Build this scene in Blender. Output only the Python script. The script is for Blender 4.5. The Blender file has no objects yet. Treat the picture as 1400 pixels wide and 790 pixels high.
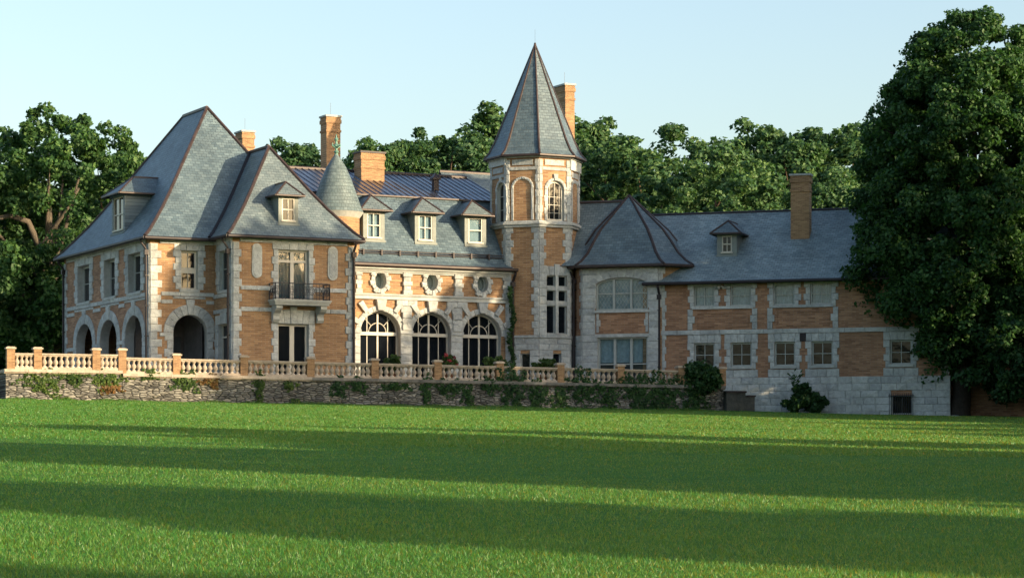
import bpy, math, random
import numpy as np
from mathutils import Vector, Matrix
from mathutils.geometry import tessellate_polygon

# ------------------------------------------------------------------ camera, light, exposure
SC = bpy.context.scene
COL = SC.collection
FPX, UC, VH = 3400.0, 700.0, 640.0          # focal length in px of the 1400 px photo, principal column, horizon row
cam_d = bpy.data.cameras.new('camera'); cam = bpy.data.objects.new('camera', cam_d); COL.objects.link(cam)
cam.location = (0, 0, 0); cam.rotation_euler = (math.radians(90), 0, 0)
cam_d.sensor_width = 36; cam_d.lens = 36 * FPX / 1400; cam_d.shift_y = (VH - 395) / 1400
cam_d.clip_start = 0.5; cam_d.clip_end = 3000
SC.camera = cam

SUN_TH, SUN_EL = math.radians(29), math.radians(13)
SDIR = Vector((math.cos(SUN_TH) * math.cos(SUN_EL), -math.sin(SUN_TH) * math.cos(SUN_EL), math.sin(SUN_EL)))
wd = bpy.data.worlds.new('World'); SC.world = wd; wd.use_nodes = True
nt = wd.node_tree; bg = nt.nodes['Background']
sky = nt.nodes.new('ShaderNodeTexSky'); sky.sky_type = 'NISHITA'; sky.sun_disc = False
sky.sun_elevation = SUN_EL; sky.sun_rotation = math.radians(90) + SUN_TH
sky.air_density = 1.0; sky.dust_density = 2.6; sky.ozone_density = 0.9; sky.altitude = 0
nt.links.new(sky.outputs[0], bg.inputs[0]); bg.inputs[1].default_value = 0.142
sl = bpy.data.lights.new('sun', 'SUN'); sl.energy = 4.6; sl.angle = math.radians(0.5); sl.color = (1.0, 0.76, 0.47)
so = bpy.data.objects.new('sun', sl); COL.objects.link(so)
so.rotation_euler = (-SDIR).to_track_quat('-Z', 'Y').to_euler()
SC.view_settings.view_transform = 'Standard'; SC.view_settings.look = 'None'
SC.view_settings.exposure = 1.13; SC.view_settings.gamma = 1; SC.view_settings.use_curve_mapping = False
SC.render.engine = 'CYCLES'

rnd = random.Random(7)
# ------------------------------------------------------------------ materials
def M_(name):
    m = bpy.data.materials.new(name); m.use_nodes = True
    return m, m.node_tree, m.node_tree.nodes['Principled BSDF']
def N(nt, t, **kw):
    n = nt.nodes.new(t)
    for k, v in kw.items():
        if k in n.inputs: n.inputs[k].default_value = v
        else: setattr(n, k, v)
    return n
def L(nt, a, b): nt.links.new(a, b)
def ramp(nt, fac, stops):
    r = N(nt, 'ShaderNodeValToRGB'); e = r.color_ramp.elements
    while len(e) < len(stops): e.new(0.5)
    for i, (p, c) in enumerate(stops):
        e[i].position = p; e[i].color = (*c, 1) if len(c) == 3 else c
    L(nt, fac, r.inputs[0]); return r.outputs[0]
def mixc(nt, mode, fac, a, b):
    m = N(nt, 'ShaderNodeMix', data_type='RGBA', blend_type=mode)
    for s, v in ((0, fac), (6, a), (7, b)):
        if hasattr(v, 'links') or hasattr(v, 'is_linked'): L(nt, v, m.inputs[s])
        else: m.inputs[s].default_value = v if s == 0 else (*v, 1)
    return m.outputs[2]
def vec_xz(nt, sx=1, sz=1, src='Object'):
    tc = N(nt, 'ShaderNodeTexCoord'); sp = N(nt, 'ShaderNodeSeparateXYZ'); cb = N(nt, 'ShaderNodeCombineXYZ')
    L(nt, tc.outputs[src], sp.inputs[0])
    m1 = N(nt, 'ShaderNodeMath', operation='MULTIPLY'); m1.inputs[1].default_value = sx
    m2 = N(nt, 'ShaderNodeMath', operation='MULTIPLY'); m2.inputs[1].default_value = sz
    L(nt, sp.outputs[0], m1.inputs[0]); L(nt, sp.outputs[2 if src == 'Object' else 1], m2.inputs[0])
    L(nt, m1.outputs[0], cb.inputs[0]); L(nt, m2.outputs[0], cb.inputs[1])
    if src == 'Object': L(nt, sp.outputs[1], cb.inputs[2])
    return cb.outputs[0]
def noise(nt, vec, scale, detail=4, rough=0.6):
    n = N(nt, 'ShaderNodeTexNoise', Scale=scale, Detail=detail, Roughness=rough)
    if vec is not None: L(nt, vec, n.inputs['Vector'])
    return n.outputs[0]
def bump(nt, bs, h, strength, dist):
    b = N(nt, 'ShaderNodeBump', Strength=strength, Distance=dist); L(nt, h, b.inputs['Height']); L(nt, b.outputs[0], bs.inputs['Normal'])
def coursed(name, w, h, mort, c1, c2, cm, streak=0.3, weather=0.3, bstr=0.5, rough=0.85, src='Object', distort=0.0, bias=0.0, nscale=3.0, spec=0.3):
    m, nt, bs = M_(name)
    v = vec_xz(nt, src=src)
    if distort:
        nz = N(nt, 'ShaderNodeTexNoise', Scale=1.6, Detail=3); L(nt, v, nz.inputs['Vector'])
        s = N(nt, 'ShaderNodeVectorMath', operation='SCALE'); s.inputs['Scale'].default_value = distort
        L(nt, nz.outputs['Color'], s.inputs[0])
        a = N(nt, 'ShaderNodeVectorMath', operation='ADD'); L(nt, v, a.inputs[0]); L(nt, s.outputs[0], a.inputs[1]); v2 = a.outputs[0]
    else: v2 = v
    b = N(nt, 'ShaderNodeTexBrick', Scale=1.0)
    b.inputs['Brick Width'].default_value = w; b.inputs['Row Height'].default_value = h
    b.inputs['Mortar Size'].default_value = mort; b.inputs['Mortar Smooth'].default_value = 0.3; b.inputs['Bias'].default_value = bias
    b.inputs['Color1'].default_value = (*c1, 1); b.inputs['Color2'].default_value = (*c2, 1); b.inputs['Mortar'].default_value = (*cm, 1)
    L(nt, v2, b.inputs['Vector'])
    st = noise(nt, vec_xz(nt, 1.1, 8.5, src), 1.3, 6, 0.75)
    c = mixc(nt, 'MULTIPLY', streak, b.outputs[0], ramp(nt, st, [(0.32, (0.42, 0.39, 0.38)), (0.5, (0.95, 0.95, 0.95)), (0.68, (1.3, 1.3, 1.28))]))
    wn = noise(nt, v, 0.45, 6, 0.6)
    c = mixc(nt, 'MULTIPLY', weather, c, ramp(nt, wn, [(0.32, (0.50, 0.50, 0.50)), (0.62, (1.15, 1.13, 1.1))]))
    L(nt, c, bs.inputs['Base Color']); bs.inputs['Roughness'].default_value = rough
    bs.inputs['Specular IOR Level'].default_value = spec
    fine = noise(nt, v, nscale, 5, 0.7)
    mm = N(nt, 'ShaderNodeMath', operation='MULTIPLY_ADD'); L(nt, b.outputs['Fac'], mm.inputs[0]); mm.inputs[1].default_value = -0.8; L(nt, fine, mm.inputs[2])
    bump(nt, bs, mm.outputs[0], bstr, 0.04)
    return m
def rocky(name, c, var=0.35, bstr=0.6, scale=5.0, rough=0.9):
    m, nt, bs = M_(name)
    tc = N(nt, 'ShaderNodeTexCoord'); g = N(nt, 'ShaderNodeNewGeometry')
    n = noise(nt, tc.outputs['Object'], scale, 6, 0.7)
    n2 = noise(nt, tc.outputs['Object'], 0.5, 4, 0.6)
    lo = tuple(x * (1 - var) for x in c); hi = tuple(min(1, x * (1 + var * 0.6)) for x in c)
    a = ramp(nt, n, [(0.25, lo), (0.7, hi)])
    a = mixc(nt, 'MULTIPLY', 0.5, a, ramp(nt, g.outputs['Random Per Island'], [(0.0, (0.62, 0.63, 0.64)), (1.0, (1.15, 1.13, 1.08))]))
    a = mixc(nt, 'MULTIPLY', 0.5, a, ramp(nt, n2, [(0.3, (0.55, 0.56, 0.55)), (0.6, (1.1, 1.1, 1.1))]))
    L(nt, a, bs.inputs['Base Color']); bs.inputs['Roughness'].default_value = rough; bs.inputs['Specular IOR Level'].default_value = 0.25
    bump(nt, bs, n, bstr, 0.08); return m
def flat(name, c, rough=0.6, metal=0.0, var=0.25, scale=2.0, spec=0.4):
    m, nt, bs = M_(name); tc = N(nt, 'ShaderNodeTexCoord')
    n = noise(nt, tc.outputs['Object'], scale, 5, 0.65)
    L(nt, ramp(nt, n, [(0.3, tuple(x * (1 - var) for x in c)), (0.7, tuple(x * (1 + var) for x in c))]), bs.inputs['Base Color'])
    bs.inputs['Roughness'].default_value = rough; bs.inputs['Metallic'].default_value = metal; bs.inputs['Specular IOR Level'].default_value = spec
    return m
def leafmat(name, c1, c2, c3, trans=0.35, big=0.12):
    m, nt, bs = M_(name); g = N(nt, 'ShaderNodeNewGeometry'); oi = N(nt, 'ShaderNodeObjectInfo')
    c = ramp(nt, g.outputs['Random Per Island'], [(0.0, c1), (0.55, c2), (1.0, c3)])
    tc = N(nt, 'ShaderNodeTexCoord'); n = noise(nt, tc.outputs['Object'], big * 3, 4, 0.6)
    c = mixc(nt, 'MULTIPLY', 0.7, c, ramp(nt, n, [(0.33, (0.55, 0.62, 0.6)), (0.66, (1.3, 1.22, 1.0))]))
    c = mixc(nt, 'MULTIPLY', 0.6, c, ramp(nt, oi.outputs['Random'], [(0.0, (0.72, 0.80, 0.85)), (1.0, (1.2, 1.15, 0.95))]))
    L(nt, c, bs.inputs['Base Color']); bs.inputs['Roughness'].default_value = 0.55; bs.inputs['Specular IOR Level'].default_value = 0.25
    t = N(nt, 'ShaderNodeBsdfTranslucent'); mx = N(nt, 'ShaderNodeMixShader'); mx.inputs[0].default_value = trans
    tcx = mixc(nt, 'MULTIPLY', 1.0, c, (1.15, 1.2, 0.55)); L(nt, tcx, t.inputs[0])
    L(nt, bs.outputs[0], mx.inputs[1]); L(nt, t.outputs[0], mx.inputs[2]); L(nt, mx.outputs[0], nt.nodes['Material Output'].inputs[0])
    return m
def glassmat(name, see):
    m, nt, bs = M_(name)
    tc = N(nt, 'ShaderNodeTexCoord'); n = noise(nt, tc.outputs['Object'], 1.3, 2, 0.5)
    if not see:
        bs.inputs['Base Color'].default_value = (0.006, 0.008, 0.012, 1); bs.inputs['Roughness'].default_value = 0.06
        bs.inputs['Specular IOR Level'].default_value = 0.45
        bump(nt, bs, n, 0.22, 0.05); return m
    gl = N(nt, 'ShaderNodeBsdfGlossy'); gl.inputs['Roughness'].default_value = 0.05
    b = N(nt, 'ShaderNodeBump', Strength=0.12, Distance=0.05); L(nt, n, b.inputs['Height']); L(nt, b.outputs[0], gl.inputs['Normal'])
    tr = N(nt, 'ShaderNodeBsdfTransparent'); tr.inputs[0].default_value = (0.72, 0.82, 0.88, 1)
    mx = N(nt, 'ShaderNodeMixShader'); mx.inputs[0].default_value = 0.08
    L(nt, tr.outputs[0], mx.inputs[1]); L(nt, gl.outputs[0], mx.inputs[2]); L(nt, mx.outputs[0], nt.nodes['Material Output'].inputs[0])
    return m

MAT = {}
MAT['brick'] = coursed('roman_brick', 0.46, 0.115, 0.012, (0.400, 0.242, 0.122), (0.255, 0.138, 0.068), (0.34, 0.275, 0.205), 0.5, 0.5, 0.35)
MAT['brick_red'] = coursed('wing_brick', 0.46, 0.115, 0.012, (0.395, 0.226, 0.132), (0.240, 0.124, 0.070), (0.30, 0.225, 0.175), 0.5, 0.5, 0.35)
MAT['chimney'] = coursed('chimney_brick', 0.30, 0.072, 0.007, (0.36, 0.225, 0.122), (0.23, 0.135, 0.075), (0.42, 0.29, 0.17), 0.6, 0.4, 0.35)
MAT['ashlar'] = coursed('grey_ashlar', 1.05, 0.42, 0.018, (0.47, 0.495, 0.495), (0.36, 0.38, 0.38), (0.22, 0.23, 0.23), 0.3, 0.6, 0.9, nscale=4.0)
def rubble():
    m, nt, bs = M_('terrace_rubble'); v = vec_xz(nt, 2.5, 8.0); nz = N(nt, 'ShaderNodeTexNoise', Scale=0.9, Detail=4); L(nt, v, nz.inputs['Vector'])
    sc_ = N(nt, 'ShaderNodeVectorMath', operation='SCALE'); sc_.inputs['Scale'].default_value = 0.55; L(nt, nz.outputs['Color'], sc_.inputs[0])
    ad = N(nt, 'ShaderNodeVectorMath', operation='ADD'); L(nt, v, ad.inputs[0]); L(nt, sc_.outputs[0], ad.inputs[1])
    a = N(nt, 'ShaderNodeTexVoronoi', Scale=1.0, feature='DISTANCE_TO_EDGE', voronoi_dimensions='2D'); b = N(nt, 'ShaderNodeTexVoronoi', Scale=1.0, voronoi_dimensions='2D')
    L(nt, ad.outputs[0], a.inputs['Vector']); L(nt, ad.outputs[0], b.inputs['Vector'])
    sp = N(nt, 'ShaderNodeSeparateColor'); L(nt, b.outputs['Color'], sp.inputs[0])
    c = ramp(nt, sp.outputs[0], [(0, (.10, .104, .104)), (.4, (.185, .188, .182)), (.75, (.265, .265, .25)), (1, (.36, .36, .34))])
    c = mixc(nt, 'MULTIPLY', 1.0, c, ramp(nt, a.outputs['Distance'], [(0.0, (.22, .2, .18)), (0.14, (1, 1, 1))]))
    tc = N(nt, 'ShaderNodeTexCoord'); n2 = noise(nt, tc.outputs['Object'], .45, 5, .65); n3 = noise(nt, tc.outputs['Object'], 6, 5, .7)
    c = mixc(nt, 'MULTIPLY', .75, c, ramp(nt, n2, [(.35, (.42, .40, .36)), (.62, (1.12, 1.1, 1.05))])); c = mixc(nt, 'MULTIPLY', .5, c, ramp(nt, n3, [(.3, (.5, .5, .5)), (.7, (1.2, 1.2, 1.2))]))
    L(nt, c, bs.inputs['Base Color']); bs.inputs['Roughness'].default_value = .92
    h = N(nt, 'ShaderNodeMath', operation='MINIMUM'); L(nt, a.outputs['Distance'], h.inputs[0]); h.inputs[1].default_value = .22
    bump(nt, bs, h.outputs[0], 1.0, .3); return m
MAT['rubble'] = rubble()
MAT['dark_rubble'] = rocky('dark_mossy_stone', (0.075, 0.08, 0.075), 0.5, 0.9, 3.0)
MAT['stone'] = rocky('rockfaced_stone', (0.45, 0.475, 0.475))
MAT['smooth'] = rocky('dressed_stone', (0.42, 0.44, 0.43), 0.22, 0.25, 3.0)
MAT['rail'] = rocky('balustrade_stone', (0.44, 0.375, 0.31), 0.35, 0.3, 3.0)
MAT['coping'] = rocky('stained_coping', (0.20, 0.19, 0.175), 0.45, 0.6, 2.0)
MAT['slate'] = coursed('slate_tiles', 0.34, 0.21, 0.012, (0.128, 0.186, 0.220), (0.074, 0.118, 0.150), (0.028, 0.045, 0.060), 0.5, 0.6, 0.55, rough=0.5, src='UV', spec=0.5, nscale=4)
MAT['slate_pale'] = coursed('pale_slate_tiles', 0.34, 0.21, 0.012, (0.170, 0.220, 0.240), (0.105, 0.148, 0.170), (0.040, 0.055, 0.068), 0.5, 0.6, 0.55, rough=0.5, src='UV', spec=0.5, nscale=4)  # lighter tones of the same slate pattern
MAT['slate_wing'] = coursed('sunlit_wing_slate', 0.34, 0.21, 0.012, (0.235, 0.300, 0.320), (0.140, 0.200, 0.225), (0.05, 0.07, 0.085), 0.55, 0.65, 0.55, rough=0.5, src='UV', spec=0.5, nscale=4)  # lighter slate copy: sunlight the wing roof lacks is put into its colour
MAT['slate_cone'] = coursed('blue_green_slate', 0.26, 0.24, 0.014, (0.15, 0.205, 0.22), (0.095, 0.14, 0.155), (0.05, 0.07, 0.07), 0.4, 0.5, 0.6, rough=0.5, src='UV', spec=0.5, nscale=4)
MAT['copper_roof'] = flat('standing_seam_copper', (0.21, 0.225, 0.26), 0.26, 0.9, 0.25, 0.8)
MAT['copper'] = flat('brown_copper', (0.042, 0.029, 0.028), 0.45, 0.1, 0.35, 2.5)
MAT['verdigris'] = flat('verdigris_copper', (0.12, 0.24, 0.20), 0.6, 0.1, 0.3, 4)
MAT['dark'] = flat('dark_gutter_metal', (0.022, 0.018, 0.022), 0.5, 0.2, 0.3, 2)
MAT['iron'] = flat('black_iron', (0.02, 0.024, 0.035), 0.5, 0.3)
MAT['white'] = flat('cream_paint', (0.47, 0.45, 0.39), 0.45, 0, 0.1)
MAT['grey_paint'] = flat('grey_paint', (0.34, 0.37, 0.36), 0.5, 0, 0.12)
MAT['lead'] = flat('lead_clad_dormer', (0.17, 0.195, 0.185), 0.6, 0.1, 0.15, 3)
MAT['glass'] = glassmat('dark_window_glass', False)
MAT['glass_see'] = glassmat('clear_window_glass', True)
MAT['curtain'] = flat('pale_curtain', (0.30, 0.36, 0.37), 0.9, 0, 0.2, 5)
MAT['curtain_blue'] = flat('blue_grey_curtain', (0.035, 0.065, 0.08), 0.9, 0, 0.35, 7)
MAT['inside'] = flat('shaded_interior', (0.075, 0.07, 0.07), 0.9)  # dark tone stands in for the shade inside porch and rooms
MAT['pave'] = flat('terrace_paving', (0.30, 0.27, 0.23), 0.9)
MAT['bark_dark'] = rocky('dark_bark', (0.030, 0.025, 0.020), 0.4, 0.9, 4)
MAT['bark'] = rocky('bark', (0.085, 0.062, 0.042), 0.4, 0.9, 4)
MAT['bark_pale'] = rocky('pale_bark', (0.105, 0.090, 0.072), 0.35, 0.8, 4)
MAT['leaf_maple'] = leafmat('maple_leaves', (0.018, 0.060, 0.026), (0.032, 0.094, 0.034), (0.064, 0.140, 0.046))
MAT['leaf_oak'] = leafmat('oak_leaves', (0.030, 0.086, 0.038), (0.056, 0.135, 0.050), (0.105, 0.192, 0.066))
MAT['leaf_wood'] = leafmat('woodland_leaves', (0.034, 0.095, 0.050), (0.062, 0.142, 0.068), (0.118, 0.200, 0.088))
MAT['leaf_shrub'] = leafmat('shrub_leaves', (0.016, 0.050, 0.018), (0.026, 0.075, 0.024), (0.045, 0.10, 0.035), 0.25, 0.8)
MAT['leaf_ivy'] = leafmat('ivy_leaves', (0.030, 0.070, 0.018), (0.055, 0.105, 0.025), (0.10, 0.14, 0.04), 0.25, 0.6)
MAT['leaf_dry'] = leafmat('dry_creeper', (0.10, 0.055, 0.022), (0.14, 0.075, 0.03), (0.12, 0.11, 0.04), 0.2, 0.6)
MAT['petal'] = flat('red_petals', (0.30, 0.03, 0.04), 0.6)
MAT['clay'] = flat('clay_pot', (0.30, 0.13, 0.07), 0.8)

# ------------------------------------------------------------------ mesh builder
class MB:
    def __init__(s): s.v, s.f, s.m, s.uv = [], [], [], []
    def add(s, vs, fs, mi=0, uvs=None):
        b = len(s.v); s.v += [tuple(p) for p in vs]
        for k, f in enumerate(fs):
            s.f.append([b + i for i in f]); s.m.append(mi)
            s.uv.append(uvs[k] if uvs else [(vs[i][0], vs[i][2]) for i in f])
    def box(s, x0, x1, y0, y1, z0, z1, mi=0):
        v = [(x, y, z) for z in (z0, z1) for y in (y0, y1) for x in (x0, x1)]
        s.add(v, [(0, 1, 5, 4), (1, 3, 7, 5), (3, 2, 6, 7), (2, 0, 4, 6), (4, 5, 7, 6), (0, 2, 3, 1)], mi)
    def qblock(s, poly, p, c=0.024, back=0.03, jit=0.012, mi=0):
        """rock-faced block: polygon in x,z standing p proud of the wall with chamfered edges"""
        n = len(poly); cx = sum(q[0] for q in poly) / n; cz = sum(q[1] for q in poly) / n
        b0, b1, b2 = [], [], []
        for (x, z) in poly:
            d = math.hypot(x - cx, z - cz) or 1; k = max(0.3, 1 - c * 1.5 / d); k0 = max(0.5, 1 - 0.006 / d)
            x0, z0 = cx + (x - cx) * k0, cz + (z - cz) * k0
            b0.append((x0, back, z0)); b1.append((x0, -p + c, z0))
            b2.append((cx + (x - cx) * k, -p - rnd.uniform(-jit, jit), cz + (z - cz) * k))
        ce = [(cx, -p - rnd.uniform(0, jit * 2), cz)]
        fs = []
        for i in range(n):
            j = (i + 1) % n
            fs += [(i, j, n + j, n + i), (n + i, n + j, 2 * n + j, 2 * n + i), (2 * n + i, 2 * n + j, 3 * n)]
        s.add(b0 + b1 + b2 + ce, fs, mi)
    def block(s, x0, x1, z0, z1, p, **k): s.qblock([(x0, z0), (x1, z0), (x1, z1), (x0, z1)], p, **k)
    def sheet(s, outer, holes, y, mi=0, depth=0, rmi=0):
        """flat polygon with holes at local depth y; reveals of `depth` round each hole"""
        loops = [outer] + holes
        tris = tessellate_polygon([[Vector((x, z, 0)) for x, z in lp] for lp in loops])
        pts = [(x, y, z) for lp in loops for x, z in lp]
        s.add(pts, [tuple(t) for t in tris], mi)
        if depth:
            for h in holes: s.rim(h, y, y + depth, rmi)
    def rim(s, h, y0, y1, mi=0):
        n = len(h); s.add([(x, y0, z) for x, z in h] + [(x, y1, z) for x, z in h], [(i, (i + 1) % n, n + (i + 1) % n, n + i) for i in range(n)], mi)
    def slab(s, outer, holes, y0, y1, mi=0):
        s.sheet(outer, holes, y0, mi)
        s.rim(outer, y0, y1, mi)
        for h in holes: s.rim(h, y0, y1, mi)
    def ring(s, o, i, y0, y1, mi=0):
        n = len(o)
        v = [(x, y0, z) for x, z in o] + [(x, y0, z) for x, z in i] + [(x, y1, z) for x, z in i] + [(x, y1, z) for x, z in o]
        fs = []
        for a in range(n):
            b = (a + 1) % n
            fs += [(a, b, n + b, n + a), (n + a, n + b, 2 * n + b, 2 * n + a), (a, b, 3 * n + b, 3 * n + a)]
        s.add(v, fs, mi)
    def tube(s, pts, r, n=6, mi=0, cap=True):
        pts = [Vector(p) for p in pts]; rs = r if isinstance(r, (list, tuple)) else [r] * len(pts)
        vs, fs = [], []
        for i, p in enumerate(pts):
            d = (pts[min(i + 1, len(pts) - 1)] - pts[max(i - 1, 0)]).normalized()
            a = d.cross(Vector((0, 0, 1)) if abs(d.z) < 0.95 else Vector((1, 0, 0))).normalized(); b = d.cross(a)
            for k in range(n):
                t = 2 * math.pi * (k + 0.5) / n; vs.append(tuple(p + (a * math.cos(t) + b * math.sin(t)) * rs[i]))
        for i in range(len(pts) - 1):
            for k in range(n): fs.append((i * n + k, i * n + (k + 1) % n, (i + 1) * n + (k + 1) % n, (i + 1) * n + k))
        if cap: fs += [tuple(range(n)), tuple(range(len(pts) * n - n, len(pts) * n))]
        s.add(vs, fs, mi)
    def lathe(s, prof, c=(0, 0, 0), n=16, mi=0, rot=0.0, uvm=False):
        vs, fs, uvs = [], [], []; vl = [0]
        for i in range(1, len(prof)): vl.append(vl[-1] + math.dist(prof[i], prof[i - 1]))
        rm = max(r for r, z in prof)
        for r, z in prof:
            for k in range(n):
                t = rot + 2 * math.pi * k / n; vs.append((c[0] + r * math.cos(t), c[1] + r * math.sin(t), c[2] + z))
        for i in range(len(prof) - 1):
            for k in range(n):
                k2 = (k + 1) % n; fs.append((i * n + k, i * n + k2, (i + 1) * n + k2, (i + 1) * n + k))
                u0, u1 = k / n * 6.28 * rm, (k + 1) / n * 6.28 * rm
                uvs.append([(u0, vl[i]), (u1, vl[i]), (u1, vl[i + 1]), (u0, vl[i + 1])])
        s.add(vs, fs, mi, uvs)
    def rows(s, rows, mi=0):
        """roof face: rows of (left point, right point) from eave to ridge, with uv in metres"""
        d = (Vector(rows[0][1]) - Vector(rows[0][0])).normalized(); o = Vector(rows[0][0]); vv = 0
        for (a, b), (a2, b2) in zip(rows[:-1], rows[1:]):
            a, b, a2, b2 = map(Vector, (a, b, a2, b2))
            h = ((a2 + b2) / 2 - (a + b) / 2); h = (h - d * h.dot(d)).length
            U = lambda p: (p - o).dot(d)
            s.add([a, b, b2, a2], [(0, 1, 2, 3)], mi, [[(U(a), vv), (U(b), vv), (U(b2), vv + h), (U(a2), vv + h)]]); vv += h
    def mesh(s, name, mats):
        me = bpy.data.meshes.new(name); me.from_pydata(s.v, [], s.f); me.update()
        for m in mats: me.materials.append(m)
        me.polygons.foreach_set('material_index', s.m)
        ul = me.uv_layers.new(name='UVMap'); fl = [c for f in s.uv for uv in f for c in uv]
        if len(fl) == 2 * len(me.loops): ul.data.foreach_set('uv', fl)
        return me

WM = {}
def link(o, parent, M):
    COL.objects.link(o)
    if parent is not None:
        o.parent = parent; o.matrix_local = WM[parent].inverted() @ M
    else: o.matrix_world = M
    WM[o] = M
def part(name, mb, mats, parent, M=None, label=None, smooth=False):
    if isinstance(mats, str): mats = [mats]
    me = mb.mesh(name, [MAT[m] for m in mats])
    if smooth: me.polygons.foreach_set('use_smooth', [True] * len(me.polygons))
    o = bpy.data.objects.new(name, me); link(o, parent, M if M is not None else Matrix.Identity(4))
    if label: o['label'] = label
    return o
def empty(name, label, cat, loc, group=None):
    o = bpy.data.objects.new(name, None); o.empty_display_size = 0.5; link(o, None, Matrix.Translation(loc)); tag(o, label, cat, group); return o
def tag(o, label, cat, group=None, kind=None):
    if label: o['label'] = label
    if cat: o['category'] = cat
    if group: o['group'] = group
    if kind: o['kind'] = kind
    return o
class Frame:
    """a vertical wall plane: x to the right seen from outside, y into the building, z up"""
    def __init__(s, x, y, deg):
        a = math.radians(deg); s.o = Vector((x, y)); s.d = Vector((math.cos(a), math.sin(a))); s.n = Vector((-math.sin(a), math.cos(a))); s.deg = deg
        s.M = Matrix.Translation((x, y, 0)) @ Matrix.Rotation(a, 4, 'Z')
    def px(s, u, v, y=0.0):
        r = Vector(((u - UC) / FPX, 1.0)); t = (s.o.dot(s.n) + y) / r.dot(s.n)
        return (r * t - s.o).dot(s.d), (VH - v) / FPX * t
    def x(s, u, y=0): return s.px(u, 400, y)[0]
    def z(s, u, v, y=0): return s.px(u, v, y)[1]
    def rect(s, u0, u1, v0, v1, y=0):
        um = (u0 + u1) / 2; return s.x(u0, y), s.x(u1, y), s.z(um, v1, y), s.z(um, v0, y)
    def w(s, x, y=0): return s.o + s.d * x + s.n * y

# ------------------------------------------------------------------ terrain
def ground(x, y):
    yy = y if y < 175 else 175 + (y - 175) * 0.25
    yy = yy if yy > -60 else -60
    xx = max(-60, min(60, x))
    return -1.57 + 0.035 * yy - 0.02 * xx

def arr_obj(name, V, F, mats, parent=None, M=None, smooth=False):
    """fast mesh from numpy: V (n,3), F (m,k)"""
    me = bpy.data.meshes.new(name); k = F.shape[1]
    me.vertices.add(len(V)); me.vertices.foreach_set('co', V.astype(np.float32).ravel())
    me.loops.add(F.size); me.loops.foreach_set('vertex_index', F.astype(np.int32).ravel())
    me.polygons.add(len(F)); me.polygons.foreach_set('loop_start', np.arange(0, F.size, k, dtype=np.int32))
    me.update(calc_edges=True); me.validate()
    for m in mats: me.materials.append(MAT[m])
    if smooth: me.polygons.foreach_set('use_smooth', [True] * len(me.polygons))
    o = bpy.data.objects.new(name, me); link(o, parent, M if M is not None else Matrix.Identity(4)); return o

def lawn_material():
    m, nt, bs = M_('mown_grass'); tc = N(nt, 'ShaderNodeTexCoord')
    n1 = noise(nt, tc.outputs['Object'], 0.10, 5, 0.6); n2 = noise(nt, tc.outputs['Object'], 1.1, 5, 0.7); n3 = noise(nt, tc.outputs['Object'], 16, 4, 0.75)
    c = ramp(nt, n2, [(0.3, (0.030, 0.122, 0.018)), (0.7, (0.070, 0.178, 0.030))])
    c = mixc(nt, 'MULTIPLY', 0.8, c, ramp(nt, n3, [(0.3, (0.55, 0.62, 0.55)), (0.7, (1.35, 1.3, 1.2))]))
    c = mixc(nt, 'MULTIPLY', 0.6, c, ramp(nt, n1, [(0.35, (0.75, 0.9, 0.85)), (0.65, (1.5, 1.08, 1.0))]))
    L(nt, c, bs.inputs['Base Color']); bs.inputs['Roughness'].default_value = 0.9; bs.inputs['Specular IOR Level'].default_value = 0.1
    t = N(nt, 'ShaderNodeBsdfTranslucent')
    bump(nt, bs, n3, 0.8, 0.08)
    return m
MAT['lawn'] = lawn_material()
xs = np.concatenate([np.linspace(-700, -110, 20), np.linspace(-100, 100, 81), np.linspace(110, 700, 20)])
ys = np.concatenate([np.linspace(-300, -5, 14), np.linspace(0, 180, 91), np.linspace(190, 1400, 30)])
GX, GY = np.meshgrid(xs, ys)
GZ = np.vectorize(ground)(GX, GY) + 0.035 * np.sin(GX * 0.31 + GY * 0.17) * np.cos(GY * 0.23 - GX * 0.05)
nx, ny = len(xs), len(ys)
ii = np.arange(nx * ny).reshape(ny, nx)
lawn = arr_obj('lawn', np.stack([GX, GY, GZ], -1).reshape(-1, 3), np.stack([ii[:-1, :-1], ii[:-1, 1:], ii[1:, 1:], ii[1:, :-1]], -1).reshape(-1, 4), ['lawn'], smooth=True)
tag(lawn, 'wide mown green lawn rising gently to the mansion', 'lawn', kind='structure')
# ------------------------------------------------------------------ openings, windows, stone dressings
def poly(sp, i=0.0, n=18):
    x0, x1, z0, z1 = sp['x0'] + i, sp['x1'] - i, sp['z0'] + i, sp['z1'] - i
    if sp['kind'] == 'rect': return [(x0, z0), (x1, z0), (x1, z1), (x0, z1)]
    if sp['kind'] == 'oval':
        return [((x0 + x1) / 2 + (x1 - x0) / 2 * math.cos(2 * math.pi * k / 24), (z0 + z1) / 2 + (z1 - z0) / 2 * math.sin(2 * math.pi * k / 24)) for k in range(24)]
    zs = sp['zs']; c, r = (x0 + x1) / 2, (x1 - x0) / 2
    return [(x0, z0), (x1, z0)] + [(c + r * math.cos(math.pi * k / n), zs + (z1 - zs) * math.sin(math.pi * k / n)) for k in range(n + 1)]
def topz(sp, x, i=0.0):
    if sp['kind'] == 'rect': return sp['z1'] - i
    c, r = (sp['x0'] + sp['x1']) / 2, (sp['x1'] - sp['x0']) / 2 - i
    zs = sp.get('zs', (sp['z0'] + sp['z1']) / 2)
    return zs + (sp['z1'] - i - zs) * math.sqrt(max(0, 1 - ((x - c) / r) ** 2))
def rect(x0, x1, z0, z1): return dict(kind='rect', x0=x0, x1=x1, z0=z0, z1=z1)
def arch(x0, x1, z0, z1, zs): return dict(kind='arch', x0=x0, x1=x1, z0=z0, z1=z1, zs=zs)
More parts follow.
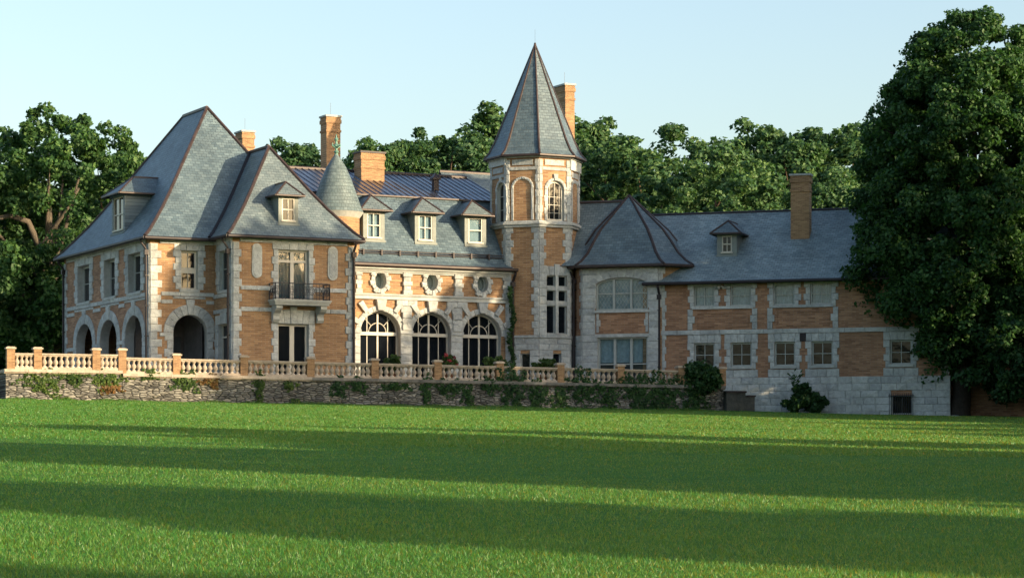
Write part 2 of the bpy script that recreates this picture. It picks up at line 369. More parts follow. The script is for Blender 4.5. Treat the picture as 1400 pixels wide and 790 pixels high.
def window(F, parent, sp, depth=0.22, vb=(), hb=(), fw=0.075, bw=0.04, mat='white', glass='glass', curtain=None, sill=True, thick=(), extra=None, label=None, name='window', sillw=0.12):
    """vb / hb: bars as fractions of width / height; thick: indices of vb that are mullions"""
    mb = MB(); mb.ring(poly(sp), poly(sp, fw), depth - 0.09, depth + 0.03)
    W_, H_ = sp['x1'] - sp['x0'], sp['z1'] - sp['z0']
    for k, b in enumerate(vb):
        x = sp['x0'] + W_ * b; w = bw * 2.2 if k in thick else bw; z1 = topz(sp, x, fw * 0.6)
        mb.box(x - w / 2, x + w / 2, depth - (0.085 if k in thick else 0.05), depth + 0.015, sp['z0'] + fw * 0.9, z1)
    for k, b in enumerate(hb):
        b, w, xa, xb = b if isinstance(b, tuple) else (b, bw, 0, 1)
        z = sp['z0'] + H_ * b
        mb.box(sp['x0'] + W_ * xa + fw * 0.9, sp['x0'] + W_ * xb - fw * 0.9, depth - (0.088 if w > bw else 0.053), depth + 0.012, z - w / 2, z + w / 2)
    if extra: extra(mb, sp, depth)
    o = part(name, mb, mat, parent, F.M, label)
    pm = MB(); pm.sheet(poly(sp, fw * 0.6), [], depth); part('pane', pm, glass, o, F.M)
    if curtain:
        cm = MB(); n = 26; vs = []; fs = []
        x0, x1 = sp['x0'] + fw * 0.5, sp['x1'] - fw * 0.5
        zb = sp['z0'] + (H_ * curtain[1] if isinstance(curtain, tuple) else 0)
        for k in range(n + 1):
            x = x0 + (x1 - x0) * k / n; y = depth + 0.12 + 0.035 * math.sin(k * 1.9)
            vs += [(x, y, zb), (x, y, topz(sp, x, fw * .5))]
        fs = [(2 * k, 2 * k + 2, 2 * k + 3, 2 * k + 1) for k in range(n)]
        cm.add(vs, fs); part('curtain', cm, curtain[0] if isinstance(curtain, tuple) else curtain, o, F.M, smooth=True)
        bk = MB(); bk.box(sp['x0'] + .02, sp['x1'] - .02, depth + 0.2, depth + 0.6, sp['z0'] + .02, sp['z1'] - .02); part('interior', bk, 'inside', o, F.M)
    if sill:
        s = MB(); s.block(sp['x0'] - sillw, sp['x1'] + sillw, sp['z0'] - 0.17, sp['z0'] - 0.005, 0.13, c=0.02, back=0.10, jit=0.002); part('sill', s, 'smooth', o, F.M)
    return o
def quoins(mb, x, side, z0, z1, h=0.44, w1=0.72, w2=0.46, p=0.06):
    n = max(1, round((z1 - z0) / h)); h = (z1 - z0) / n
    for k in range(n):
        w = (w1 if k % 2 else w2) * rnd.uniform(0.94, 1.06)
        mb.block(min(x, x + side * w), max(x, x + side * w), z0 + k * h, z0 + (k + 1) * h, p)
def jambs(mb, sp, w1=0.42, w2=0.28, h=0.42, p=0.05, z0=None, z1=None):
    z0 = sp['z0'] if z0 is None else z0; z1 = sp['z1'] if z1 is None else z1
    quoins(mb, sp['x0'] - 0.004, -1, z0, z1, h, w1, w2, p); quoins(mb, sp['x1'] + 0.004, 1, z0, z1, h, w1, w2, p)
def lintel(mb, sp, h=0.5, n=5, ext=0.34, p=0.05, key=True):
    z0 = sp['z1'] + 0.004; c = (sp['x0'] + sp['x1']) / 2; hw = (sp['x1'] - sp['x0']) / 2 + ext
    for k in range(n):
        a, b = -1 + 2 * k / n, -1 + 2 * (k + 1) / n; s = 1.0 if k in (0, n - 1) else 1.0
        e = lambda t: 1.0 if abs(t) > 0.99 else 1.10
        hh = h * (1.22 if key and k == n // 2 else 1.0); pp = p * (1.7 if key and k == n // 2 else 1)
        mb.qblock([(c + a * hw * 0.96 if abs(a) < .99 else c + a * hw, z0), (c + b * hw * 0.96 if abs(b) < .99 else c + b * hw, z0), (c + b * hw * e(b), z0 + hh), (c + a * hw * e(a), z0 + hh)], pp)
def voussoirs(mb, sp, r=0.5, n=11, p=0.05, alt=0.0, key=0.0, a0=0, a1=math.pi):
    c, rx = (sp['x0'] + sp['x1']) / 2, (sp['x1'] - sp['x0']) / 2
    zc = sp['zs'] if sp['kind'] == 'arch' else (sp['z0'] + sp['z1']) / 2; rz = sp['z1'] - zc
    for k in range(n):
        t0, t1 = a0 + (a1 - a0) * k / n, a0 + (a1 - a0) * (k + 1) / n
        R = r + (alt if k % 2 == 0 else 0) + (key if k == n // 2 else 0)
        pt = lambda t, d: (c + (rx + d) * math.cos(t), zc + (rz + d) * math.sin(t))
        tm = (t0 + t1) / 2
        mb.qblock([pt(t0, .004), pt(tm, .004), pt(t1, .004), pt(t1, R), pt(tm, R), pt(t0, R)], p * (1.6 if key and k == n // 2 else 1) * (1.25 if alt and k % 2 == 0 else 1))
def course(mb, x0, x1, z0, z1, p, L_=1.1, skip=(), **k):
    """a row of blocks from x0 to x1 leaving out the spans in skip"""
    spans = [(x0, x1)]
    for a, b in skip:
        new = []
        for s, e in spans:
            if b <= s or a >= e: new.append((s, e)); continue
            if a > s: new.append((s, a))
            if b < e: new.append((b, e))
        spans = new
    for s, e in spans:
        if e - s < 0.08: continue
        n = max(1, round((e - s) / L_)); cuts = [s] + [s + (e - s) * (i + rnd.uniform(-.18, .18)) / n for i in range(1, n)] + [e]
        for a, b in zip(cuts[:-1], cuts[1:]): mb.block(a, b, z0, z1, p, **k)
def ashlar(mb, x0, x1, z0, z1, p, h=0.42, L_=0.9, openings=()):
    n = max(1, round((z1 - z0) / h)); h = (z1 - z0) / n
    for k in range(n):
        a, b = z0 + k * h, z0 + (k + 1) * h; zm = (a + b) / 2; sk = []
        for sp in openings:
            if sp['z0'] - 0.01 > b or sp['z1'] + 0.01 < a: continue
            if sp['kind'] == 'arch' and a > sp['zs']:
                c, r = (sp['x0'] + sp['x1']) / 2, (sp['x1'] - sp['x0']) / 2
                q = (a - sp['zs']) / (sp['z1'] - sp['zs']); hw = r * math.sqrt(max(0, 1 - q * q)) + 0.02; sk.append((c - hw, c + hw))
            else: sk.append((sp['x0'], sp['x1']))
        course(mb, x0, x1, a, b, p, L_ * (1 if k % 2 else 0.85), sk, jit=0.02)
def downpipe(parent, F, x, z0, z1, y=-0.16, r=0.065, mat='dark', bend=True):
    mb = MB(); pts = [(x, y, z0), (x, y, z1 - 0.8)]
    if bend: pts += [(x, y, z1 - 0.6), (x, y - 0.35, z1 - 0.15), (x, y - 0.35, z1)]
    else: pts += [(x, y, z1)]
    mb.tube(pts, r, 8, cap=False)
    for z in np.arange(z0 + 1, z1 - 1, 1.8): mb.box(x - 0.09, x + 0.09, y - 0.08, y + 0.16, z, z + 0.06)
    mb.box(x - 0.13, x + 0.13, y - 0.12, y + 0.12, z1 - 0.95, z1 - 0.65)
    return part('downpipe', mb, mat, parent, F.M)

# ------------------------------------------------------------------ the mansion: plan
TZ = 5.05                                                    # terrace level
A27 = math.radians(27); EV = Vector((math.cos(A27), math.sin(A27))); LV = Vector((-math.sin(A27), math.cos(A27)))
C0 = Vector((-21.55, 148.0)); PW, PL = 11.85, 17.3
Bp = C0 + EV * 4.05; C1 = Bp - LV * 3.12; C2 = C1 + EV * 7.8
FL = Frame(*(C0 + LV * PL), -63); F1 = Frame(*C0, 27); F2 = Frame(*Bp, -63); F3 = Frame(*C1, 27)
F3R = Frame(*C2, 117); F4 = Frame(-11.39, 154.2, 27)
mansion = empty('mansion', 'large orange brick and grey stone mansion with slate roofs and an octagonal tower', 'mansion', (C0.x, C0.y, TZ))
EZ = 13.75                                                   # pavilion wall head

# ---- left pavilion, side wall with three arches
ops = []
side_w, side_a = [], []
for u0, u1, v0, v1 in ((107, 123, 364, 414), (143, 158, 355, 407), (176, 193, 345, 398)):
    x0, x1, z0, z1 = FL.rect(u0, u1, v0, v1); side_w.append(rect(x0, x1, z0, z1))
for u0, u1, v1, vs in ((104.5, 127, 444.5, 474), (137, 160.5, 437, 468), (171.5, 195, 430.5, 462)):
    x0, x1 = FL.x(u0), FL.x(u1); um = (u0 + u1) / 2
    side_a.append(arch(x0, x1, TZ + 0.15, FL.z(um, v1), FL.z(um, vs)))
zw0 = sum(w['z0'] for w in side_w) / 3; zw1 = sum(w['z1'] for w in side_w) / 3; za1 = sum(w['z1'] for w in side_a) / 3; zas = sum(w['zs'] for w in side_a) / 3
for w in side_w: w['z0'], w['z1'] = zw0, zw1
for w in side_a: w['z1'], w['zs'] = za1, zas
XL = PL
mb = MB(); mb.sheet([(0, 1.5), (XL, 1.5), (XL, EZ), (0, EZ)], [poly(s) for s in side_w + side_a], 0, 0, 0.55, 1)
part('pavilion_side_wall', mb, ['brick_red', 'smooth'], mansion, FL.M)
tm = MB()
quoins(tm, 0, 1, TZ, EZ - .35); quoins(tm, XL, -1, TZ, EZ - .35, p=0.075)
zi = zas
for w, a in zip(side_w, side_a):
    jambs(tm, w, 0.75, 0.55, p=0.07); lintel(tm, w, 0.62, 5, 0.7)
    voussoirs(tm, a, 0.62, 11, 0.06, 0.0, 0.25); jambs(tm, a, 0.8, 0.62, 0.5, z1=a['zs'], p=0.06)
    cx = (w['x0'] + w['x1']) / 2
    ashlar(tm, w['x0'] - .75, w['x1'] + .75, za1 + 0.85, zw0 - 0.42, 0.04, 0.4, 0.9)
    tm.block(w['x0'] - .8, w['x1'] + .8, zi - .22, zi + .0, 0.11) if False else None
xs_ = [0.7] + [q for a in side_a for q in (a['x0'] - .1, a['x1'] + .1)] + [XL - .7]
for k in range(0, len(xs_), 2): course(tm, xs_[k], xs_[k + 1], zi - .25, zi, 0.10, 1.2)
course(tm, 0.6, XL - .6, zw0 - 0.40, zw0 - 0.15, 0.09, 1.4)
course(tm, 0.6, XL - .6, EZ - .34, EZ - .02, 0.10, 1.6)
zb2 = za1 + 0.62
xb = [0.7] + [q for w in side_w for q in (w['x0'] - .75, w['x1'] + .75)] + [XL - .7]
for k in range(0, len(xb), 2):
    if xb[k + 1] - xb[k] > .2: course(tm, xb[k], xb[k + 1], zb2, zb2 + .22, 0.07, 1.2)
part('stone_dressing', tm, 'stone', mansion, FL.M)
for w in side_w: window(FL, mansion, w, 0.42, vb=(0.5,), hb=(0.52,), mat='grey_paint', fw=0.13)
# ---- front section with arched porch opening
aw = FL and arch(F1.x(237), F1.x(283), TZ + 0.15, F1.z(260, 430.5), F1.z(260, 455))
ww = rect(*F1.rect(247.5, 270, 343, 396))
mb = MB(); mb.sheet([(0, 1.5), (4.05, 1.5), (4.05, EZ), (0, EZ)], [poly(aw), poly(ww)], 0, 0, 0.55, 1)
part('pavilion_front_wall', mb, ['brick', 'smooth'], mansion, F1.M)
tm = MB(); quoins(tm, 0, 1, TZ, EZ - .35, p=0.075)
voussoirs(tm, aw, 0.62, 11, 0.06, 0.0, 0.3); jambs(tm, aw, 0.55, 0.4, 0.5, z1=aw['zs'])
jambs(tm, ww, 0.5, 0.36, p=0.06); lintel(tm, ww, 0.6, 5, 0.45)
z0 = F1.z(260, 396) - .42
ashlar(tm, ww['x0'] - .5, ww['x1'] + .5, aw['z1'] + .95, z0, 0.05, .42, .9)
course(tm, 0.7, 4.03, z0 + .02, z0 + .25, 0.09); course(tm, 0.6, aw['x0'] - .5, aw['zs'] - .25, aw['zs'] - .02, 0.1); course(tm, aw['x1'] + .3, 4.03, aw['zs'] - .25, aw['zs'] - .02, .1)
course(tm, 0.7, ww['x0'] - .55, aw['z1'] + .65, aw['z1'] + .87, 0.07); course(tm, ww['x1'] + .55, 4.03, aw['z1'] + .65, aw['z1'] + .87, 0.07)
course(tm, 0.6, 4.03, EZ - .34, EZ - .02, 0.10, 1.6)
part('stone_dressing', tm, 'stone', mansion, F1.M)
window(F1, mansion, ww, 0.3, vb=(0.5,), hb=((0.50, 0.34, 0, 1),), fw=0.12)
pm = MB()                                                   # porch behind the arches
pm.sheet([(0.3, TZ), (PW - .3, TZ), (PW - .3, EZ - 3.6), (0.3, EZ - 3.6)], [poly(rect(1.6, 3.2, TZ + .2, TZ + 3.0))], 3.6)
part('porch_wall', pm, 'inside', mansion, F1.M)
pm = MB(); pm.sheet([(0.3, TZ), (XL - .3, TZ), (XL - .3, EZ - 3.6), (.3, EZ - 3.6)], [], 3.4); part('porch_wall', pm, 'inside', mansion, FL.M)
pm = MB(); pm.box(0.2, PW - .2, 0.2, XL - .2, EZ - 3.6, EZ - 3.4); pm.box(0.2, PW - .2, 0.2, XL - .2, TZ - .1, TZ + .12); part('porch_floor', pm, 'inside', mansion, F1.M)
# ---- front block, left return
w1 = rect(*F2.rect(300.5, 312.5, 343, 397)); w2 = rect(F2.x(299), F2.x(313), TZ + .1, F2.z(306, 443))
mb = MB(); mb.sheet([(0, 1.5), (3.12, 1.5), (3.12, EZ), (0, EZ)], [poly(w1), poly(w2)], 0, 0, 0.4, 1)
part('block_return_wall', mb, ['brick', 'smooth'], mansion, F2.M)
tm = MB(); quoins(tm, 3.12, -1, TZ, EZ - .35, w1=.62, w2=.4, p=0.075)
for w in (w1, w2): jambs(tm, w, 0.6, 0.5, p=.06); lintel(tm, w, .55, 3, .5)
course(tm, .02, 2.5, w1['z0'] - .42, w1['z0'] - .18, .09); course(tm, .02, 2.5, w2['z1'] + .66, w2['z1'] + .9, .08); course(tm, .02, 3.1, EZ - .34, EZ - .02, 0.1)
part('stone_dressing', tm, 'stone', mansion, F2.M)
window(F2, mansion, w1, .25, vb=(.5,), hb=(.55,), mat='grey_paint'); window(F2, mansion, w2, .3, vb=(.5,), hb=((.78, .1, 0, 1),), mat='white', sill=False, name='french_door')
# ---- front block, front wall
w1 = rect(F3.x(380), F3.x(421.5), F3.z(400, 411), F3.z(400, 342)); w2 = rect(F3.x(380), F3.x(421.5), TZ + .1, F3.z(400, 443))
mb = MB(); mb.sheet([(0, 1.5), (7.8, 1.5), (7.8, EZ), (0, EZ)], [poly(w1), poly(w2)], 0, 0, 0.4, 1)
part('block_front_wall', mb, ['brick', 'smooth'], mansion, F3.M)
zb1, zb2 = F3.z(400, 395.5), F3.z(400, 424.5)
tm = MB(); quoins(tm, 0, 1, TZ, EZ - .35, w1=.55, w2=.4, p=0.08); quoins(tm, 7.8, -1, TZ, EZ - .35, w1=.55, w2=.4, p=0.08)
jambs(tm, w1, 0.42, 0.3, p=.07); lintel(tm, w1, .55, 5, .36); jambs(tm, w2, 0.42, 0.3, p=.07); lintel(tm, w2, .85, 7, .4, .07)
for zb in (zb1, zb2):
    course(tm, .5, w1['x0'] - .42, zb - .12, zb + .14, .08, 1.3); course(tm, w1['x1'] + .42, 7.3, zb - .12, zb + .14, .08, 1.3)
course(tm, 0.45, 7.35, EZ - .34, EZ - .02, 0.1, 1.5)
for u, va, vb_ in ((351, 333, 380), (454.5, 337, 383.5)):
    xc = F3.x(u); za, zb_ = F3.z(u, vb_), F3.z(u, va); r = .32
    pl = [(xc + r * math.cos(t), (zb_ - r if t < math.pi else za + r) + r * math.sin(t)) for t in [math.pi * k / 8 for k in range(9)] + [math.pi + math.pi * k / 8 for k in range(9)]]
    tm.slab(pl, [], -.07, .02); pl2 = [(xc + (x - xc) * .72, (za + zb_) / 2 + (z - (za + zb_) / 2) * .88) for x, z in pl]; tm.slab(pl2, [], -.10, -.06)
part('stone_dressing', tm, 'stone', mansion, F3.M)
window(F3, mansion, w1, .28, vb=(.5,), hb=((.78, .16, 0, 1),), fw=.12, bw=.10, glass='glass_see', curtain='curtain_blue', sill=False, name='french_window', thick=(0,))
window(F3, mansion, w2, .3, vb=(.5,), fw=.12, bw=.13, sill=False, name='french_door', thick=(0,))
# balcony
bx0, bx1, bz = F3.x(367), F3.x(443), F3.z(405, 412.5)
mb = MB(); mb.box(bx0, bx1, -1.05, -.03, bz - .13, bz); mb.box(bx0 + .06, bx1 - .06, -.98, -.03, bz - .26, bz - .13); mb.box(bx0 - .05, bx1 + .05, -1.10, -.03, bz - .03, bz + .05)
bal = part('balcony', mb, 'smooth', mansion, F3.M)
for u in (375, 435.5):
    xc = F3.x(u); mb = MB()
    prof = [(-.05, bz - 1.25), (-.25, bz - 1.25), (-.36, bz - 1.1), (-.30, bz - .9), (-.38, bz - .75), (-.7, bz - .6), (-.86, bz - .45), (-.85, bz - .27), (-.05, bz - .27)]
    n = len(prof); vs = [(xc - .2, y, z) for y, z in prof] + [(xc + .2, y, z) for y, z in prof]
    mb.add(vs, [tuple(range(n)), tuple(range(2 * n - 1, n - 1, -1))] + [(i, (i + 1) % n, n + (i + 1) % n, n + i) for i in range(n)])
    part('bracket', mb, 'smooth', bal, F3.M)
mb = MB(); rh = 0.98
def railrun(p, q, n):
    p, q = Vector(p), Vector(q)
    for dz, r in ((.08, .02), (.30, .014), (.78, .014), (rh, .032)): mb.tube([p + Vector((0, 0, dz)), q + Vector((0, 0, dz))], r, 5)
    for k in range(n + 1):
        a = p.lerp(q, k / n); mb.tube([a, a + Vector((0, 0, rh))], .034 if k in (0, n) else .013, 5)
    d = (q - p).normalized()
    for k in range(int((q - p).length / .42)):
        c = p + d * (.21 + .42 * k) + Vector((0, 0, .54))
        for rr in (.20, .11): mb.tube([c + d * rr * math.cos(t) + Vector((0, 0, rr * math.sin(t))) for t in [2 * math.pi * j / 14 for j in range(15)]], .017, 4, cap=False)
        for j in range(4):
            t = math.pi / 4 + j * math.pi / 2; mb.tube([c + d * .1 * math.cos(t) + Vector((0, 0, .1 * math.sin(t))), c + d * .2 * math.cos(t) + Vector((0, 0, .2 * math.sin(t)))], .014, 4)
railrun((bx0 + .05, -1.0, bz + .05), (bx1 - .05, -1.0, bz + .05), 16); railrun((bx0 + .05, -1.0, bz + .05), (bx0 + .05, -.05, bz + .05), 5); railrun((bx1 - .05, -1.0, bz + .05), (bx1 - .05, -.05, bz + .05), 5)
part('iron_railing', mb, 'iron', bal, F3.M)
# rest of the pavilion box
mb = MB(); mb.sheet([(0, 1.5), (20.42, 1.5), (20.42, EZ), (0, EZ)], [], 0); part('pavilion_rear_wall', mb, 'brick', mansion, F3R.M)
FB = Frame(*(C0 + EV * PW + LV * PL), 207)
mb = MB(); mb.sheet([(0, 1.5), (PW, 1.5), (PW, EZ), (0, EZ)], [], 0); part('pavilion_rear_wall', mb, 'brick', mansion, FB.M)
tm = MB(); quoins(tm, 0, 1, TZ, EZ - .35); part('stone_dressing', tm, 'stone', mansion, F3R.M)
downpipe(mansion, FL, .25, 2.5, EZ - .1); downpipe(mansion, FL, XL - .12, TZ, EZ - .1, -.2); downpipe(mansion, F2, 2.86, TZ, EZ - .1, -.2)
downpipe(mansion, F3, 7.72, TZ, EZ - .05, -.2, .075, 'copper')

# ---- pavilion roofs (frame F1: x along the front, y back)
def hip(levels, x0, x1, y0, y1, ky0=1, ky1=1):
    """rings of (inset, z) -> corner points FL, FR, BR, BL per level"""
    out = []
    for d, z in levels: out.append([(x0 + d, y0 + d * ky0, z), (x1 - d, y0 + d * ky0, z), (x1 - d, y1 - d * ky1, z), (x0 + d, y1 - d * ky1, z)])
    return out
def cap(mb, pts, r=.11): mb.tube(pts, r, 6)
lv = [(-.5, 13.78), (-.1, 14.14), (.45, 14.78), (1.2, 15.72), (2.0, 16.85), (5.80, 22.62)]
R = hip(lv, 0, 11.6, 0, PL, 1.05, 1.19)
rb = MB()
for side, (i, j) in enumerate(((0, 1), (1, 2), (2, 3), (3, 0))): rb.rows([(r[i], r[j]) for r in R], 0)
top = R[-1]
proof = part('slate_roof', rb, 'slate', mansion, F1.M, 'tall slate hipped roof of the left pavilion with flared eaves')
cb = MB()
for c in range(4): cap(cb, [r[c] for r in R])
cap(cb, [top[0], top[3]], .13); part('ridge_cap', cb, 'copper', proof, F1.M)
gb = MB()
def gutter(mb, pts, closed=True, h=.16, w=.09):
    n = len(pts)
    for k in range(n if closed else n - 1): a, b = Vector(pts[k]), Vector(pts[(k + 1) % n]); mb.tube([a - Vector((0, 0, .09)), b - Vector((0, 0, .09))], .11, 8)
gutter(gb, R[0]); gb.add([(x, y, z - .1) for x, y, z in R[0]], [(0, 1, 2, 3)])
part('gutter', gb, 'dark', proof, F1.M)
x0b, x1b, y0b = 4.05, 11.85, -3.12
lv2 = [(-.48, 13.80), (-.1, 14.14), (.45, 14.78), (1.2, 15.72), (2.0, 16.85), (3.9, 19.70)]
R2 = hip(lv2, x0b, x1b, y0b, 4.6, 1.05, 0)
rb = MB(); rb.rows([(r[0], r[1]) for r in R2])
dm = lambda z: np.interp(z, [l[1] for l in lv], [l[0] * 1.05 for l in lv])
rb.rows([((r[0][0], dm(r[0][2]) + .15, r[0][2]), r[0]) for r in R2]); rb.rows([(r[1], (r[1][0], dm(r[1][2]) + 3, r[1][2])) for r in R2])
broof = part('slate_roof', rb, 'slate_pale', mansion, F1.M, 'pale slate hipped roof of the projecting front block')
cb = MB(); cap(cb, [r[0] for r in R2]); cap(cb, [r[1] for r in R2]); cap(cb, [R2[-1][0], (R2[-1][0][0], dm(19.7) + .1, 19.7)], .13)
part('ridge_cap', cb, 'copper', broof, F1.M)
cb = MB(); cb.tube([(r[0][0] - .02, dm(r[0][2]) - .02, r[0][2] + .02) for r in R2], .12, 6); part('valley', cb, 'dark', broof, F1.M)
gb = MB(); gutter(gb, [(R2[0][0][0], -.5, 13.80), R2[0][0], R2[0][1], (R2[0][1][0], 6, 13.80)], False)
gb.add([(x0b - .46, -.5, 13.68), (x0b - .46, y0b - .49, 13.68), (x1b + .46, y0b - .49, 13.68), (x1b + .46, 5, 13.68), (x0b - .46, 5, 13.68)], [(0, 1, 2, 3, 4)])
part('gutter', gb, 'dark', broof, F1.M)

# ---- dormers: frame F, front face at local y, hipped little roof
def dormer(F, parent, u0, u1, v0, v1, y, eave=.28, side=.22, rise=.85, ymax=3.2, vb=(.5,), hb=(.5,), body='lead', roofm='slate_pale', ridge_back=True, prof=None, y0=0, curtain=None, label=None):
    if prof:
        ds = np.linspace(.1, 3.5, 300); y = y0 + ds[int(np.argmin([abs(F.z((u0 + u1) / 2, v1 + 4, y0 + d) - np.interp(d, [p[0] for p in prof], [p[1] for p in prof])) for d in ds]))]
        print('dormer y', y)
    x0, x1, z0, z1 = F.rect(u0, u1, v0, v1, y); sp = rect(x0, x1, z0, z1)
    b0, b1 = x0 - side, x1 + side; zt = z1 + .16; zb = z0 - .22
    M = F.M @ Matrix.Translation((0, y, 0))
    mb = MB(); mb.sheet([(b0, zb), (b1, zb), (b1, zt), (b0, zt)], [poly(sp)], 0, 0, .12)
    for x in (b0, b1): mb.add([(x, 0, zb), (x, ymax, zb), (x, ymax, zt), (x, 0, zt)], [(0, 1, 2, 3)])
    mb.box(b0 - .04, b1 + .04, -.10, .02, zb - .06, zb + .06)
    mb.box(b0 - .1, b1 + .1, -.12, ymax, zt - .08, zt)
    d = part('dormer', mb, body, parent, M, label)
    e0, e1, ef = b0 - eave, b1 + eave, -eave - .05; xc = (b0 + b1) / 2; hw = (e1 - e0) / 2; zr = zt + rise
    rb = MB(); A, B_, P = (e0, ef, zt), (e1, ef, zt), (xc, ef + hw * .85, zr); K = (xc, ymax + 1.4, zr)
    rb.rows([(A, B_), (P, (P[0] + .001, P[1], P[2]))])
    rb.rows([((e0, ymax, zt), A), (K, P)]); rb.rows([(B_, (e1, ymax, zt)), (P, K)])
    r_ = part('dormer_roof', rb, roofm, d, M)
    cb = MB(); cap(cb, [A, P], .065); cap(cb, [B_, P], .065); cap(cb, [P, K], .075)
    for p, q in ((A, B_), ((e0, ymax, zt), A), (B_, (e1, ymax, zt))): cb.tube([Vector(p) - Vector((0, 0, .03)), Vector(q) - Vector((0, 0, .03))], .07, 6)
    part('copper_trim', cb, 'copper', d, M)
    F2_ = Frame(*F.w(0, y), F.deg)
    mb = MB(); mb.ring(poly(sp), poly(sp, .07), .02, .14)
    for b in vb: mb.box(x0 + (x1 - x0) * b - .025, x0 + (x1 - x0) * b + .025, .05, .13, z0 + .06, z1 - .06)
    for b in hb: mb.box(x0 + .06, x1 - .06, .045, .128, z0 + (z1 - z0) * b - .035, z0 + (z1 - z0) * b + .035)
    mb.box(x0 - .06, x1 + .06, -.08, .05, z0 - .06, z0 + .02)
    part('window_frame', mb, 'white', d, M)
    pm = MB(); pm.sheet(poly(sp, .05), [], .11); part('pane', pm, 'glass' if not curtain else 'glass_see', d, M)
    if curtain:
        cm = MB(); cm.sheet(poly(sp, .03), [], .2); part('curtain', cm, curtain, d, M)
        cm = MB(); cm.sheet(poly(sp, -.05), [], .4); part('interior', cm, 'inside', d, M)
    return d
dormer(F1, mansion, 385.5, 403, 271, 302, -3.12 + 1.15, vb=(.5,), prof=[(a * 1.05, b) for a, b in lv2], y0=-3.12, hb=(.5,), label='small dormer on the pale roof of the front block')
dormer(FL, mansion, 155, 168.5, 270, 315, 1.3, prof=lv, vb=(.5,), hb=(.48,), rise=1.15, side=.3, eave=.45, ymax=3.0, body='slate', roofm='slate', label='slate dormer on the shaded side of the tall pavilion roof')

# ------------------------------------------------------------------ central block with three arched windows
CW = 12.6; CZ = F4.z(590, 366)
spA, spO = [], []
for u0, u1, vc, vs in ((492.5, 547, 425.5, 457), (563.5, 616, 427.5, 460), (632.5, 685, 430, 463)):
    um = (u0 + u1) / 2; x0, x1 = F4.x(u0), F4.x(u1); spA.append(arch(x0, x1, TZ + .12, F4.z(um, vc), F4.z(um, vs) + .12))
mz = sum(a['z1'] for a in spA) / 3; ms = sum(a['zs'] for a in spA) / 3
for a in spA: a['z1'], a['zs'] = mz, ms
for u, v in ((519.5, 383.5), (590, 386), (659, 388.5)):
    x = F4.x(u); z = F4.z(u, v); spO.append(dict(kind='oval', x0=x - .37, x1=x + .37, z0=z - .52, z1=z + .52))
mb = MB(); mb.sheet([(-.5, 1.5), (CW, 1.5), (CW, CZ), (-.5, CZ)], [poly(s) for s in spA + spO], 0, 0, .6, 1)
part('loggia_wall', mb, ['brick', 'smooth'], mansion, F4.M)
zb0, zb1_ = F4.z(590, 411.5), F4.z(590, 404)
tm = MB()
# cornice and string course
for a, b, c, d in ((-.4, CW, CZ - .02, .42), (-.4, CW, CZ - .26, .26), (-.4, CW, CZ - .36, .15)): tm.box(a, b, -d, .02, c - (.22 if d == .42 else .1), c)
tm.box(-.4, CW, -.16, .02, zb0, zb1_ - .12); tm.box(-.4, CW, -.24, .02, zb1_ - .12, zb1_)
part('cornice', tm, 'smooth', mansion, F4.M)
tm = MB()
for o in spO: t_ = MB(); voussoirs(t_, o, .27, 16, .12, .10, 0, 0, 2 * math.pi); part('stone_ring', t_, 'stone', mansion, F4.M)
for u in (556, 626):
    xc = F4.x(u); n = 5; tm = MB()
    for k in range(n):
        h = (CZ - .38 - zb1_) / n; w = .32 if k % 2 == 0 else .25; tm.block(xc - w, xc + w, zb1_ + k * h, zb1_ + (k + 1) * h, .22 if k % 2 == 0 else .15)
    part('frieze_pilaster', tm, 'stone', mansion, F4.M)
for xc in (F4.x(490), CW - .30):
    tm = MB()
    for k in range(5): h = (CZ - .38 - zb1_) / 5; w = .16 if k % 2 else .24; tm.block(xc - w, xc + w, zb1_ + k * h, zb1_ + (k + 1) * h, .15)
    part('frieze_pilaster', tm, 'stone', mansion, F4.M)
for a in spA:
    tm = MB(); voussoirs(tm, a, .36, 13, .09, 0.0, 0.0)
    c = (a['x0'] + a['x1']) / 2; r = (a['x1'] - a['x0']) / 2 + .36; zt = zb0 - .02
    tm.qblock([(c - .24, a['z1'] + .05), (c + .24, a['z1'] + .05), (c + .36, zt), (c - .36, zt)], .26)
    for sg in (-1, 1):
        for t, ln, w in ((math.radians(54), .66, .15), (math.radians(24), .30, .15)):
            dx, dz = sg * math.cos(t), math.sin(t); px_, pz_ = -dz, dx
            p0 = (c + dx * (r - .1), a['zs'] + dz * (r - .1)); p1 = (c + dx * (r + ln), min(zt, a['zs'] + dz * (r + ln)))
            tm.qblock([(p0[0] - px_ * w, p0[1] - pz_ * w), (p0[0] + px_ * w, p0[1] + pz_ * w), (p1[0] + px_ * w * 1.25, p1[1] + pz_ * w * 1.25), (p1[0] - px_ * w * 1.25, p1[1] - pz_ * w * 1.25)], .19)
    part('arch_stones', tm, 'stone', mansion, F4.M)
zt = zb0 - .02
edges = [-.4, spA[0]['x0']] + [q for k in range(2) for q in (spA[k]['x1'], spA[k + 1]['x0'])] + [spA[2]['x1'], CW]
for k in range(0, 6, 2):
    a, b = edges[k], edges[k + 1]; tm = MB()
    ashlar(tm, a + .006, b - .006, TZ, ms - .02, .07, .40, .95)
    course(tm, a - .04, b + .04, ms - .02, ms + .22, .15, 1.4)
    xc = (a + b) / 2
    for q in range(3): h = (zt - ms - .22) / 5; w = .48 - .12 * (q % 2); tm.block(max(a + .1, xc - w), min(b - .1, xc + w), ms + .22 + q * h, ms + .22 + (q + 1) * h, .14 if q % 2 else .2)
    course(tm, max(-.4, xc - .72), min(CW, xc + .72), zt - .36, zt, .16, .6)
    tm.block(max(-.4, xc - .38), min(CW, xc + .38), ms + .22 + 3 * h, zt - .36, .1)
    part('stone_pier', tm, 'stone', mansion, F4.M)
